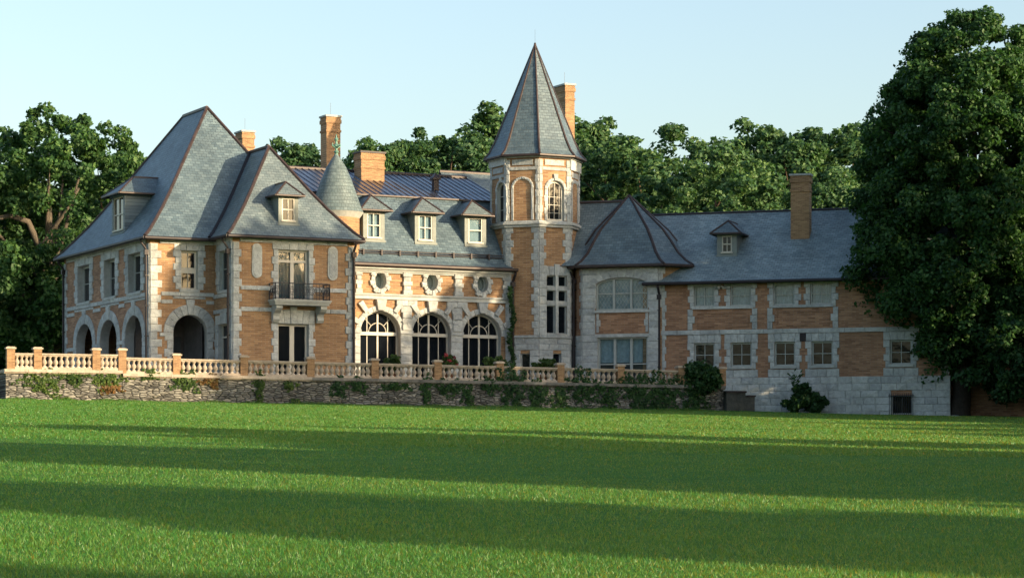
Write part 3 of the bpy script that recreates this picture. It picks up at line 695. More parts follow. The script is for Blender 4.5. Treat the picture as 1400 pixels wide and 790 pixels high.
def fan(mb, sp, depth):
    c, r = (sp['x0'] + sp['x1']) / 2, (sp['x1'] - sp['x0']) / 2; zs = sp['zs'] + .06
    k_ = (sp['z1'] - sp['zs']) / r
    for rr in (.44,): mb.tube([(c + r * rr * math.cos(t), depth - .03, zs + r * rr * k_ * math.sin(t)) for t in [math.pi * j / 16 for j in range(17)]], .033, 5, cap=False)
    for t in (math.pi / 4, math.pi * 3 / 4): mb.tube([(c + r * .44 * math.cos(t), depth - .03, zs + r * .44 * k_ * math.sin(t)), (c + r * .96 * math.cos(t), depth - .03, zs + r * .96 * k_ * math.sin(t))], .027, 5)
    mb.box(sp['x0'] + .05, sp['x1'] - .05, depth - .2, depth + .02, sp['zs'] - .12, sp['zs'] + .09)
for a in spA: window(F4, mansion, a, .5, vb=(.5, .24, .76), thick=(0,), fw=.09, bw=.05, sill=False, extra=fan, name='arched_window')
for o in spO: window(F4, mansion, o, .42, fw=.07, sill=False, name='round_window', mat='grey_paint', glass='glass_see', curtain='white')  # white sheet behind these panes stands in for sunlit glass, not a curtain
# slate mansard and copper upper roof, frame F4
MX0, MX1 = -2.2, 12.9
rz = [(-.55, CZ + .05), (-.1, CZ + .35), (.5, CZ + 1.0), (3.0, F4.z(585, 271.5, 3.0))]
rb = MB(); rb.rows([((MX0, y, z), (MX1, y, z)) for y, z in rz])
ms_roof = part('slate_mansard', rb, 'slate', mansion, F4.M, 'slate mansard slope above the arched windows')
zc0 = rz[-1][1]; YR = 9.0; zc1 = F4.z(600, 241.5, YR)
rb = MB(); rb.add([(MX0 - 2, 2.9, zc0 + .02), (MX1 + 1, 2.9, zc0 + .02), (MX1 + 1, YR, zc1), (MX0 - 2, YR, zc1), (MX1 + 1, 18, zc0 - 2), (MX0 - 2, 18, zc0 - 2)], [(0, 1, 2, 3), (3, 2, 4, 5)])
for x in np.arange(MX0 - 1.9, MX1 + 1, .46): rb.tube([(x, 2.9, zc0 + .05), (x, YR, zc1 + .03)], .035, 4)
cu = part('copper_roof', rb, 'copper_roof', mansion, F4.M, 'standing seam copper roof of the central block')
cb = MB(); cap(cb, [(MX0 - 2, YR, zc1 + .03), (MX1 + 1, YR, zc1 + .03)], .12); cb.box(MX0 - 1, MX1, 2.82, 2.98, zc0 - .03, zc0 + .055)
cb.box(9.6, 9.95, 5.0, 5.35, zc0, zc0 + 1.5); cb.box(9.5, 10.05, 4.9, 5.45, zc0 + 1.5, zc0 + 1.62); cb.add([(9.5, 4.9, zc0 + 1.62), (10.05, 4.9, zc0 + 1.62), (10.05, 5.45, zc0 + 1.62), (9.5, 5.45, zc0 + 1.62), (9.775, 5.17, zc0 + 2.0)], [(0, 1, 4), (1, 2, 4), (2, 3, 4), (3, 0, 4)])
part('copper_trim', cb, 'copper', cu, F4.M)
gb = MB(); gb.tube([(MX0, -.6, CZ + .02), (MX1, -.6, CZ + .02)], .12, 8); gb.box(MX0, MX1, -.5, .1, CZ - .0, CZ + .05); part('gutter', gb, 'copper', ms_roof, F4.M)
sb = MB(); ys_, zs_ = .32, CZ + .95
sb.tube([(.2, ys_ - .12, zs_), (CW - .2, ys_ - .12, zs_)], .035, 6); sb.tube([(.2, ys_ - .12, zs_ - .14), (CW - .2, ys_ - .12, zs_ - .14)], .03, 6)
for x in np.arange(1.2, CW - .2, 1.25): sb.box(x - .05, x + .05, ys_ - .2, ys_ + .1, zs_ - .28, zs_ + .08)
part('snow_guard', sb, 'dark', ms_roof, F4.M)
for (u0, u1, v0, v1), dl in zip(((502, 520.5, 291, 325), (572.5, 591, 294.5, 328.5), (640.5, 659.5, 298, 332)), ('left', 'middle', 'right')):
    dormer(F4, mansion, u0, u1, v0, v1, .75, prof=rz, side=.27, eave=.36, rise=1.0, ymax=2.9, curtain='curtain', vb=(.5,) if dl != 'right' else (), label='%s dormer of the three on the mansard above the arched windows' % dl)
downpipe(mansion, F4, F4.x(697), TZ, CZ - .1, -.45, .09)

# ---- round turret with a slate cone
TC = (-11.0, 155.7)
def zat(v, Y): return (VH - v) / FPX * Y
Mt = Matrix.Translation((TC[0], TC[1], 0))
z0 = zat(291, TC[1]); za = zat(212, TC[1])
mb = MB(); mb.lathe([(1.45, 8), (1.45, z0 - .1)], n=28); tur = part('turret', mb, 'chimney', mansion, Mt, 'round brick turret between the pavilion and the central block', True)
mb = MB(); mb.lathe([(1.72, z0), (1.60, z0 + .25), (1.42, z0 + .75), (.98, z0 + 2.0), (.62, z0 + 2.85), (.12, za)], n=32, uvm=True); part('cone_roof', mb, 'slate_cone', tur, Mt, None, True)
mb = MB(); mb.lathe([(1.45, z0 - .35), (1.62, z0 - .12), (1.72, z0), (1.4, z0)], n=28); part('cornice', mb, 'smooth', tur, Mt)
mb = MB(); mb.lathe([(.30, za - .55), (.12, za), (.10, za + .1), (.17, za + .18), (.08, za + .3), (.07, za + .45), (.2, za + .52), (.2, za + .6), (.08, za + .7), (.06, za + .85), (.14, za + .98), (.05, za + 1.1), (.02, za + 1.3)], n=12)
for j in range(4): t = math.pi / 4 + j * math.pi / 2; mb.tube([(.1 * math.cos(t), .1 * math.sin(t), za + .45), (.34 * math.cos(t), .34 * math.sin(t), za + .58), (.30 * math.cos(t), .30 * math.sin(t), za + .72)], .04, 5)
part('finial', mb, 'verdigris', tur, Mt)

# ------------------------------------------------------------------ octagonal tower
OC = Vector((1.5, 162.0)); RT = 2.9
def octp(r, k): t = math.radians(85.5 - 45 * k + 45 * 0); return (OC.x + r * math.cos(t), OC.y - r * math.sin(t))
# vertex angles (clockwise from +X towards the camera): 130.5 | face 108 | 85.5 | face 63 | 40.5 | face 18 | -4.5
def faceframe(nrm, r=RT):
    t = math.radians(nrm + 22.5); return Frame(OC.x + r * math.cos(t), OC.y - r * math.sin(t), 90 - nrm)
FWID = 2 * RT * math.sin(math.radians(22.5))
zpl = zat(458, 159.2); zbd = zat(306, 159.3); zcr = zat(211, 159.2); zap = zat(62, 162)
tw = None
faces = {}
for nrm in (108, 63, 18, 153, 198, 243, 288, 333):
    F = faceframe(nrm); faces[nrm] = F; hol = []
    if nrm == 63:
        lw = [rect(F.x(a), F.x(b), F.z(760, v1), F.z(760, v0)) for a, b in ((747.5, 759), (763, 774.5)) for v0, v1 in ((377, 391.5), (397, 412), (418, 456))]
        uw = arch(F.x(748), F.x(770.5), F.z(759, 302), F.z(759, 247.5), F.z(759, 259.5)); hol = [poly(q) for q in lw + [uw]]
        bw_ = rect(F.x(756), F.x(767), TZ + .3, F.z(761, 483)); hol.append(poly(bw_))
    if nrm == 108: bw8 = rect(F.x(712), F.x(724.5), TZ + .3, F.z(718, 483)); hol = [poly(bw8)]
    if nrm == 153: uw3 = arch(F.x(680), F.x(691.3), F.z(686, 305), F.z(686, 250), F.z(686, 262)); hol = [poly(uw3)]
    if nrm in (18, 198): pass
    mb = MB(); mb.sheet([(0, 1.5), (FWID, 1.5), (FWID, zcr), (0, zcr)], hol, 0, 0, .3, 1)
    if tw is None: tw = part('tower', mb, ['brick', 'smooth'], mansion, F.M, 'octagonal brick and stone tower')
    else: part('tower_wall', mb, ['brick', 'smooth'], tw, F.M)
for nrm in (153, 108, 63, 18):
    F = faces[nrm]; tm = MB(); w = FWID
    lws = lw if nrm == 63 else []
    base_ops = [bw_] if nrm == 63 else ([bw8] if nrm == 108 else [])
    ashlar(tm, 0, w, 2.0, zpl - .16, .06, .40, .95, base_ops); tm.box(-.03, w + .03, -.14, .02, zpl - .16, zpl)
    if nrm == 63:
        q0, q1 = min(q['x0'] for q in lws) - .012, max(q['x1'] for q in lws) + .012; qz = max(q['z1'] for q in lws) + .64
        quoins(tm, 0, 1, qz, zbd - .15, w1=.5, w2=.34); quoins(tm, w, -1, qz, zbd - .15, w1=.5, w2=.34)
        for k in range(9):
            h = (qz - zpl) / 9; tm.block(0, q0, zpl + k * h, zpl + (k + 1) * h, .06); tm.block(q1, w, zpl + k * h, zpl + (k + 1) * h, .06)
    else: quoins(tm, 0, 1, zpl, zbd - .15, w1=.5, w2=.34); quoins(tm, w, -1, zpl, zbd - .15, w1=.5, w2=.34)
    for z, p, h in ((zbd - .2, .16, .16), (zbd - .04, .26, .14), (zbd + .10, .14, .1)): tm.box(-p * .42, w + p * .42, -p, .02, z, z + h)
    # belvedere: corner piers, frieze panel, cornice
    quoins(tm, 0, 1, zbd + .22, zcr - .3, .5, .26, .22, .05); quoins(tm, w, -1, zbd + .22, zcr - .3, .5, .26, .22, .05)
    zf0, zf1 = F.z(735, 227.5), F.z(735, 215)
    tm.box(.2, w - .2, -.06, .02, zf0 - .2, zf0); tm.box(-.05, w + .05, -.12, .02, zf1, zcr); tm.box(-.08, w + .08, -.22, .02, zcr - .2, zcr - .002)
    tm.slab([(.42, zf0 + .12), (w - .42, zf0 + .12), (w - .42, zf1 - .1), (.42, zf1 - .1)], [], -.045, .02)
    if nrm in (63, 153):
        a = uw if nrm == 63 else uw3
        voussoirs(tm, a, .2, 9, .08, 0, .25); quoins(tm, a['x0'] - .005, -1, zbd + .24, a['zs'], .42, .22, .18, .05); quoins(tm, a['x1'] + .005, 1, zbd + .24, a['zs'], .42, .22, .18, .05)
    else:
        a = arch(.52, w - .52, zbd + .24, F.z(717, 245) if nrm == 108 else faces[108].z(717, 245), faces[108].z(717, 257)); voussoirs(tm, a, .17, 11, .06); quoins(tm, a['x0'], -1, zbd + .24, a['zs'], 3, .15, .15, .06); quoins(tm, a['x1'], 1, zbd + .24, a['zs'], 3, .15, .15, .06)
    if nrm == 63:
        x0, x1 = min(q['x0'] for q in lws), max(q['x1'] for q in lws); zz0, zz1 = min(q['z0'] for q in lws), max(q['z1'] for q in lws)
        big = rect(x0, x1, zz0, zz1); lintel(tm, big, .60, 5, .2)
        course(tm, x0, x1, zpl, zz0 - .02, .08)
        for q in lws[:1]: pass
        xm = (lws[0]['x1'] + lws[3]['x0']) / 2
        tm.box(lws[0]['x1'], lws[3]['x0'], -.07, .02, zz0, zz1)
        for k in (1, 2): tm.box(x0, x1, -.05, .02, lws[k]['z1'], lws[k - 1]['z0'])
    part('stone_dressing', tm, 'stone', tw, F.M)
F = faces[63]
for q in lw: window(F, tw, q, .2, fw=.05, mat='grey_paint', sill=False)
window(F, tw, uw, .2, vb=(.5, .2, .8), hb=(.2, .4, .6), fw=.12, bw=.03, mat='white', sill=True, sillw=.05)
window(F, tw, bw_, .22, fw=.05, mat='grey_paint', sill=False); window(faces[108], tw, bw8, .22, fw=.05, mat='grey_paint', sill=False)
window(faces[153], tw, uw3, .2, vb=(.5,), hb=(.33, .66), fw=.11, bw=.03, sill=True, sillw=.05)
# spire
prof = [(3.32, zcr - .02), (3.0, zcr + .32), (2.62, zcr + 1.05), (0.03, zap)]
rb = MB(); cb = MB()
for k in range(8):
    t0, t1 = math.radians(130.5 - 45 * k), math.radians(130.5 - 45 * (k + 1))
    pt = lambda r, z, t: (OC.x + r * math.cos(t), OC.y - r * math.sin(t), z)
    rb.rows([(pt(r, z, t0), pt(r, z, t1)) for r, z in prof]); cb.tube([pt(r, z, t0) for r, z in prof], [.09, .09, .09, .05], 6)
    a, b = Vector(pt(3.32, zcr - .06, t0)), Vector(pt(3.32, zcr - .06, t1)); cb.tube([a, b], .085, 6)
cb.tube([(OC.x, OC.y, zap - .1), (OC.x, OC.y, zap + .15)], [.12, .06], 8); cb.tube([(OC.x, OC.y, zap), (OC.x, OC.y, zap + 1.0)], .008, 4)
sp_ = part('spire_roof', rb, 'slate', tw, None); part('hip_cap', cb, 'copper', tw, None)
sb = MB(); sb.add([pt(3.3, zcr - .05, math.radians(130.5 - 45 * k)) for k in range(8)], [tuple(range(8))]); part('soffit', sb, 'dark', tw, None)

# ------------------------------------------------------------------ polygonal bay between tower and wing
b0 = Vector((4.1, 160.5)); dL = Vector((math.cos(math.radians(-63)), math.sin(math.radians(-63)))); d18 = Vector((math.cos(math.radians(-18)), math.sin(math.radians(-18))))
b1 = b0 + dL * 1.0; b2 = b1 + d18 * 4.99; b3 = b2 + EV * 1.9; n18 = Vector((.309, .951)); b4 = b3 + n18 * 2.5; bz = b0 - d18 * 0.0 + n18 * 4
FBL = Frame(*b0, -63); FBF = Frame(*b1, -18); FBR = Frame(*b2, 27); FBS = Frame(*b3, 72)
BZ = FBF.z(850, 365.5)
up = dict(kind='arch', x0=FBF.x(815), x1=FBF.x(886), z0=FBF.z(850, 424), z1=FBF.z(850, 379.5), zs=FBF.z(850, 391))
lo = rect(FBF.x(817.5), FBF.x(885), TZ + .1, FBF.z(850, 461))
pan = rect(FBF.x(817), FBF.x(884.5), FBF.z(850, 455), FBF.z(850, 427))
mb = MB(); mb.sheet([(0, 1.5), (1.0, 1.5), (1.0, BZ), (0, BZ)], [], 0); bay = part('bay', mb, 'brick_red', mansion, FBL.M, 'polygonal stone bay between the tower and the long wing')
mb = MB(); mb.sheet([(0, 1.5), (4.99, 1.5), (4.99, BZ), (0, BZ)], [poly(up), poly(lo)], 0, 0, .3, 1); part('bay_wall', mb, ['brick_red', 'smooth'], bay, FBF.M)
mb = MB(); mb.sheet([(0, 1.5), (1.9, 1.5), (1.9, BZ), (0, BZ)], [], 0); part('bay_wall', mb, 'brick', bay, FBR.M)
mb = MB(); mb.sheet([(0, 1.5), (2.5, 1.5), (2.5, BZ), (0, BZ)], [], 0); part('bay_wall', mb, 'brick', bay, FBS.M)
tm = MB(); ashlar(tm, 0, 4.99, 2.5, BZ - .02, .06, .43, 1.0, [rect(up['x0'] - .05, up['x1'] + .05, pan['z0'], up['z0']), lo, up])
voussoirs(tm, up, .55, 11, .08); tm.box(up['x0'] - .15, up['x1'] + .15, -.14, .05, up['z0'] - .15, up['z0'] - .01); tm.box(lo['x0'] - .15, lo['x1'] + .15, -.12, .05, lo['z1'] + .01, lo['z1'] + .22)
quoins(tm, pan['x0'] - .08, 1, pan['z0'] + .03, pan['z1'] - .05, .4, .28, .18, .05); quoins(tm, pan['x1'] + .08, -1, pan['z0'] + .03, pan['z1'] - .05, .4, .28, .18, .05)
part('stone_dressing', tm, 'stone', bay, FBF.M)
tm = MB(); quoins(tm, 0, 1, BZ - 2.6, BZ - .02, .43, .5, .34); part('stone_dressing', tm, 'stone', bay, FBR.M)
tm = MB(); ashlar(tm, 0, 1.0, 2.5, zpl, .06, .43, .9); quoins(tm, 1.0, -1, zpl, BZ - .02, .43, .4, .25); part('stone_dressing', tm, 'stone', bay, FBL.M)
def leaded(mb, sp, depth):
    W_ = sp['x1'] - sp['x0']
    for k in range(3):
        xa = sp['x0'] + W_ * (k / 3) + .12; xb_ = sp['x0'] + W_ * ((k + 1) / 3) - .12; n = 4
        for j in range(-n, n + 4):
            s = (xb_ - xa) / n
            for sg in (1, -1):
                pts = []
                for q in range(13):
                    z = sp['z0'] + .1 + (sp['z1'] - sp['z0'] - .2) * q / 12; x = (xa + j * s + (z - sp['z0']) * .62) if sg > 0 else (xb_ - j * s - (z - sp['z0']) * .62)
                    if xa <= x <= xb_ and z < topz(sp, x, .1): pts.append((x, depth - .004, z))
                if len(pts) > 1: mb.tube([pts[0], pts[-1]], .012, 4, cap=False)
window(FBF, bay, up, .2, vb=(1 / 3, 2 / 3), thick=(0, 1), hb=(.52,), fw=.10, bw=.07, mat='grey_paint', glass='glass_see', curtain='curtain', extra=leaded, sill=False, name='leaded_window')
window(FBF, bay, lo, .22, vb=(1 / 3, 2 / 3), thick=(0, 1), hb=(.47,), fw=.10, bw=.075, mat='grey_paint', glass='glass_see', curtain=('curtain', .5), sill=False, name='triple_window')
# bay roof
ov = .6
def offs(pts):
    out = []
    cx = Vector((7.2, 162.0))
    for p in pts: d = (p - cx); out.append(p + d.normalized() * ov * 1.1)
    return out
ev = offs([b0, b1, b2, b3, b4, b0 + n18 * 3.5])
ap = Vector((7.63, 162.1)); zee = zat(361, 158); zpk = zat(267, 162.1)
prf = [(0, 0), (.10, .06), (.22, .17), (.33, .33), (.46, .50), (1, 1)]
rb = MB(); cb = MB(); gb = MB()
q3 = lambda p, t, s: tuple(((1 - t) * p.x + t * ap.x, (1 - t) * p.y + t * ap.y, zee + (zpk - zee) * s))
for k in range(6):
    a, b = ev[k], ev[(k + 1) % 6]
    rb.rows([(q3(a, t, s), q3(b, min(t, .999), s)) for t, s in prf]); cb.tube([q3(a, t, s) for t, s in prf], [.1] * 5 + [.07], 6)
    gb.tube([(a.x, a.y, zee - .07), (b.x, b.y, zee - .07)], .11, 6)
broof2 = part('bay_roof', rb, 'slate', bay, None); part('hip_cap', cb, 'copper', bay, None)
gb.add([(p.x, p.y, zee - .1) for p in ev], [tuple(range(6))]); part('gutter', gb, 'copper', bay, None)
# connecting roof from the bay back to the tower
FK = Frame(*(ap - d18 * 5.0), -18); zk = FK.z(825, 276.5)
rb = MB(); rb.rows([((-1.5, -3.6, zk - 4.4), (5, -3.6, zk - 4.4)), ((-1.5, -2.3, zk - 3.1), (5, -2.3, zk - 3.1)), ((-1.5, 0, zk), (5, 0, zk))]); rb.rows([((5, 4, zk - 5), (-1.5, 4, zk - 5)), ((5, 0, zk), (-1.5, 0, zk))])
kr = part('link_roof', rb, 'slate_pale', mansion, FK.M, 'slate roof ridge between the tower and the bay')
cb = MB(); cap(cb, [(-1.5, 0, zk), (5, 0, zk)], .11); part('ridge_cap', cb, 'copper', kr, FK.M)
downpipe(mansion, FBL, .12, TZ, BZ, -.2, .09)

# ------------------------------------------------------------------ long right wing
FW = Frame(9.3, 158.3, -18); WLn = 18.45; WZ = FW.z(1030, 385)
wins_u = [(949, 976.5, 391, 418), (999, 1026.5, 389.5, 417.5), (1058, 1086, 388.5, 417), (1108, 1137, 387.5, 416.5)]
wins_l = [(949, 977, 470, 500), (999.5, 1027.5, 468.5, 501), (1059, 1087, 467.5, 500), (1110, 1138.5, 466.5, 499), (1217, 1246.5, 464, 499)]
U = [rect(*FW.rect(*w)) for w in wins_u]; LW = [rect(*FW.rect(*w)) for w in wins_l]
for g in (U, LW):
    a, b = sum(q['z0'] for q in g) / len(g), sum(q['z1'] for q in g) / len(g)
    for q in g: q['z0'], q['z1'] = a, b
bs_ = rect(FW.x(1218.5), FW.x(1247), FW.z(1232, 566), FW.z(1232, 540))
mb = MB(); mb.sheet([(-1, 1.5), (WLn, 1.5), (WLn, WZ), (-1, WZ)], [poly(q) for q in U + LW + [bs_]], 0, 0, .25, 1)
wing = part('wing_wall', mb, ['brick_red', 'smooth'], mansion, FW.M)
zpw = FW.z(1170, 514.5); zb_ = FW.z(1040, 453)
tm = MB(); ashlar(tm, 3.2, WLn + .06, 2.2, zpw, .10, .42, 1.0, [bs_])
course(tm, .1, WLn, zb_ - .14, zb_ + .14, .09, 1.3)
xq = [FW.x(u) for u in (949 - 9, 1027 + 9, 1058 - 9, 1137 + 10)]
for q in U:
    jambs(tm, q, .42, .28, .38, .06, q['z0'] - .15, WZ - .02); course(tm, q['x0'], q['x1'], q['z1'] + .005, WZ - .02, .05)
for q in LW:
    jambs(tm, q, .42, .28, .38, .06, q['z0'] - .2, q['z1']); lintel(tm, q, zb_ - .15 - q['z1'], 5, .42, .06, False)
    course(tm, q['x0'] - .42, q['x1'] + .42, zpw + .01, q['z0'] - .22, .06, .8)
for i, j in ((0, 1), (2, 3)):
    a, b = U[i]['x0'] - .42, U[j]['x1'] + .42; z0, z1 = zb_ + .15, U[i]['z0'] - .18
    tm.box(a + .3, b - .3, -.10, .02, z1, z1 + .17)
    quoins(tm, a, 1, z0, z1, .4, .48, .34, .07); quoins(tm, b, -1, z0, z1, .4, .48, .34, .07)
    z_ = (z0 + z1) / 2
quoins(tm, .25, 1, TZ, WZ - .02, .43, .3, .2, .05); quoins(tm, WLn, -1, zpw, WZ - .02, .43, .6, .4, .06)
part('stone_dressing', tm, 'stone', mansion, FW.M)
tm = MB()
for i, j in ((0, 1), (2, 3)):
    a, b = U[i]['x0'] + .15, U[j]['x1'] - .15; z0, z1 = zb_ + .32, U[i]['z0'] - .4
    tm.ring([(a, z0), (b, z0), (b, z1), (a, z1)], [(a + .07, z0 + .07), (b - .07, z0 + .07), (b - .07, z1 - .07), (a + .07, z1 - .07)], -.04, .01)
part('brick_panel', tm, 'brick_red', mansion, FW.M)
for k, q in enumerate(U): window(FW, mansion, q, .18, vb=(.5,) if k in (0, 3) else (), hb=(.5,), fw=.08, mat='grey_paint', glass='glass_see', curtain='curtain', sill=False)
for q in LW: window(FW, mansion, q, .2, vb=(.5,), hb=(.5,), fw=.09, mat='grey_paint')
bw2 = window(FW, mansion, bs_, .25, vb=(.5,), fw=.06, mat='grey_paint', sill=False, name='basement_window')
mb = MB(); x0, x1, z0, z1 = bs_['x0'] - .15, bs_['x1'] + .15, bs_['z0'] - .5, bs_['z1'] + .12
for z in (z0 + .4, z1 - .15): mb.tube([(x0, -.2, z), (x1, -.2, z)], .022, 5)
for k in range(12): x = x0 + (x1 - x0) * (k + .5) / 12; mb.tube([(x, -.2, z0), (x, -.2, z1)], .018, 5)
part('window_grille', mb, 'iron', bw2, FW.M)
mb = MB(); xv = FW.x(1098); zv = FW.z(1098, 461); mb.box(xv - .2, xv + .2, -.08, .02, zv - .25, zv + .25)
for k in range(5): mb.box(xv - .17, xv + .17, -.1, -.07, zv - .2 + .09 * k, zv - .16 + .09 * k)
part('wall_vent', mb, 'dark', mansion, FW.M)
mb = MB(); xv = FW.x(987); zv = WZ - .3; mb.box(xv - .06, xv + .06, -.15, 0, zv, zv + .12)
for sg in (-1, 1): mb.tube([(xv + sg * .05, -.18, zv + .05), (xv + sg * .16, -.3, zv - .08)], [.05, .09], 8)
part('flood_lamp', mb, 'white', mansion, FW.M)
FWR = Frame(*FW.w(WLn), 72); mb = MB(); mb.sheet([(0, 1.5), (12, 1.5), (12, WZ), (6, FW.z(1030, 290, 6)), (0, WZ)], [], 0); part('wing_end_wall', mb, 'brick_red', mansion, FWR.M)
FWB = Frame(*FW.w(WLn, 12), 162); mb = MB(); mb.sheet([(0, 1.5), (26, 1.5), (26, WZ), (0, WZ)], [], 0); part('wing_rear_wall', mb, 'brick_red', mansion, FWB.M)
zr_ = FW.z(1030, 290, 6)
rb = MB(); rb.rows([((-1.2, -.55, WZ - .02), (WLn + .5, -.55, WZ - .02)), ((-1.2, -.1, WZ + .25), (WLn + .5, -.1, WZ + .25)), ((-1.2, 6, zr_), (WLn + .5, 6, zr_))])
rb.rows([((WLn + .5, 12.5, WZ), (-6, 12.5, WZ)), ((WLn + .5, 6, zr_), (-6, 6, zr_))]); rb.rows([((-6, 2, WZ + 1.7), (-1.2, 2, WZ + 1.7)), ((-6, 6, zr_), (-1.2, 6, zr_))])
wr = part('wing_roof', rb, 'slate_wing', mansion, FW.M, 'long slate roof of the right wing')
cb = MB(); cap(cb, [(-6, 6, zr_), (WLn + .5, 6, zr_)], .1); part('ridge_cap', cb, 'dark', wr, FW.M)
gb = MB(); gb.tube([(-.9, -.6, WZ - .03), (WLn + .5, -.6, WZ - .03)], .1, 8); gb.box(-.9, WLn + .4, -.5, .0, WZ - .1, WZ - .06); part('gutter', gb, 'dark', wr, FW.M)
dormer(FW, mansion, 987, 1000.5, 322.5, 345, 2.3, prof=[(-.1, WZ + .25), (6, zr_)], side=.32, eave=.35, rise=.85, ymax=2.6, label='small dormer on the long slate roof of the right wing', roofm='slate')
downpipe(mansion, FW, .12, 3.6, WZ - .05, -.2, .08)
# lower brick range at the far right, behind the big tree
FX = Frame(*(FW.w(WLn, 2.0)), -18); mb = MB(); mb.sheet([(0, 1.0), (16, 1.0), (16, 8.5), (0, 8.5)], [], 0); part('annex_wall', mb, 'brick_red', mansion, FX.M)
rb = MB(); rb.rows([((0, -.5, 8.4), (16, -.5, 8.4)), ((0, 5, 12), (16, 5, 12))]); rb.rows([((16, 10.5, 8.4), (0, 10.5, 8.4)), ((16, 5, 12), (0, 5, 12))]); part('annex_roof', rb, 'slate', mansion, FX.M)

# ------------------------------------------------------------------ chimneys and rear roofs
def chimney(u0, u1, vt, Y, w, d, zb, deg=27, um=None, rods=1, label=None, capm='smooth', mat='chimney'):
    """u0 = the left edge of the front face in the photo"""
    x = (u0 - UC) / FPX * Y; F = Frame(x, Y, deg); zt = zat(vt, Y); mb = MB()
    mb.box(0, w, 0, d, zb, zt - .55); mb.box(-.05, w + .05, -.05, d + .05, zt - 1.15, zt - 1.0); mb.box(-.06, w + .06, -.06, d + .06, zt - .55, zt - .3); mb.box(-.02, w + .02, -.02, d + .02, zt - .3, zt - .12)
    c = part('chimney', mb, mat, mansion, F.M, label)
    cb = MB(); cb.box(-.09, w + .09, -.09, d + .09, zt - .12, zt); part('cap_stone', cb, capm, c, F.M)
    rb = MB()
    for k in range(rods): rb.tube([(w * (k + .5) / rods, d / 2, zt), (w * (k + .5) / rods, d / 2, zt + .9)], .008, 4)
    if rods: part('lightning_rod', rb, 'dark', c, F.M)
chimney(331.5, 347, 178, 168, .85, 1.3, 14, label='short chimney behind the pavilion roofs')
chimney(446.5, 465, 157, 169, 1.02, 1.05, 14, label='tall slender chimney behind the cone turret')
chimney(494, 525, 206, 162.5, 1.65, 1.15, 15, rods=0, capm='dark', label='broad squat chimney on the copper roof')
chimney(773, 786, 114, 172, .72, 1.6, 14, label='tall chimney behind the tower')
chimney(1081, 1106, 238, 159.0, 1.2, .75, 12, deg=-18, rods=2, label='chimney on the long roof of the right wing', mat='chimney')
# rear hipped roof behind the tower
FRr = Frame(*F4.w(0, 0), 27)
rb = MB(); zt = zat(243, 173); xr, yr = 17.0, 10.5
E = [(12.5, 3, 14.5), (21.5, 3, 14.5), (21.5, 18, 14.5), (12.5, 18, 14.5)]; T = [(12.6, yr, zt), (xr, yr, zt)]
rb.rows([(E[0], E[1]), (T[0], T[1])]); rb.rows([(E[1], E[2]), (T[1], (T[1][0], T[1][1] + .01, zt))]); rb.rows([(E[2], E[3]), (T[1], T[0])])
rr = part('rear_roof', rb, 'slate_pale', mansion, FRr.M); cb = MB(); cap(cb, [T[0], T[1]]); cap(cb, [T[1], E[1]]); cap(cb, [T[1], E[2]]); part('ridge_cap', cb, 'copper', rr, FRr.M)
FRw = Frame(*F4.w(-2, 18), 207)
mb = MB(); mb.sheet([(-24, 1.5), (0, 1.5), (0, 14.6), (-24, 14.6)], [], 0); part('rear_wall', mb, 'brick', mansion, Frame(*F4.w(-2, 18), 207).M)

# shade trees: (distance across the sun's path, x, height of the top, width scale, variant)
SHADE = [(37, 46, 24.2, .72, 1), (41, 42, 20, .55, 0), (48.5, 50, 20, .45, 2), (46, 36, 14.9, .7, 1), (52.5, 42, 18, .8, 0), (56.5, 47, 21.5, .85, 1), (50, 56, 21.5, .75, 3), (55, 63, 24, .7, 3), (67, 34, 15, .5, 2),
         (24.3, 46, 19.7, .66, 1), (25.4, 62, 25, .8, 2), (25, 54, 22.5, .68, 1), (11.6, 44, 20.2, .8, 1), (2, 48, 21, 1.0, 1), (11.0, 56, 24, .78, 0),
         (85, 54, 16, .75, 1), (94, 60, 18.5, .9, 0), (104, 54, 17.5, .8, 3), (113, 62, 17, .75, 2),
         (121.5, 43, 34, .62, 2), (124, 50, 36.5, .62, 1), (123, 60, 39, .55, 0), (121, 70, 42, .6, 1), (126, 41, 32, .55, 2), (118, 52, 34, .55, 2), (125, 76, 43, .6, 3), (131, 46, 24, .75, 1), (135, 40, 25.5, .7, 2), (139, 39, 29, .6, 2), (137, 48, 29.5, .6, 1), (147, 46, 16, .9, 1), (153, 48, 17, .9, 3)]
# ------------------------------------------------------------------ terrace, retaining wall, balustrades
FT = Frame(-15.3, 142.0, 20)
xA, xS, xE = FT.x(8), FT.x(167.5), FT.x(989)
xR0, xR1 = xS, FT.x(932)
zbase = lambda x: 5.52 if x < xS - .01 else 5.37 - (x - xR0) / (xR1 - xR0) * .28
RAILH = .86
mb = MB()
P8 = [FT.w(xA - 14, 5), FT.w(xA, 5), FT.w(xA, .25), FT.w(xE, .25), FT.w(xE, 5.5), FT.w(xE + 3, 9), Vector((6, 175)), Vector((-40, 185)), Vector((-62, 160))]
n = len(P8)
mb.add([(p.x, p.y, TZ) for p in P8] + [(p.x, p.y, .5) for p in P8], [tuple(range(n))] + [(i, (i + 1) % n, n + (i + 1) % n, n + i) for i in range(n)])
tag(part('terrace', mb, 'pave', None), 'paved terrace in front of the mansion', 'terrace', kind='structure')
rw = empty('retaining_wall', 'long rough stone retaining wall below the terrace balustrade', 'wall', (*FT.w(0), ground(*FT.w(0))))
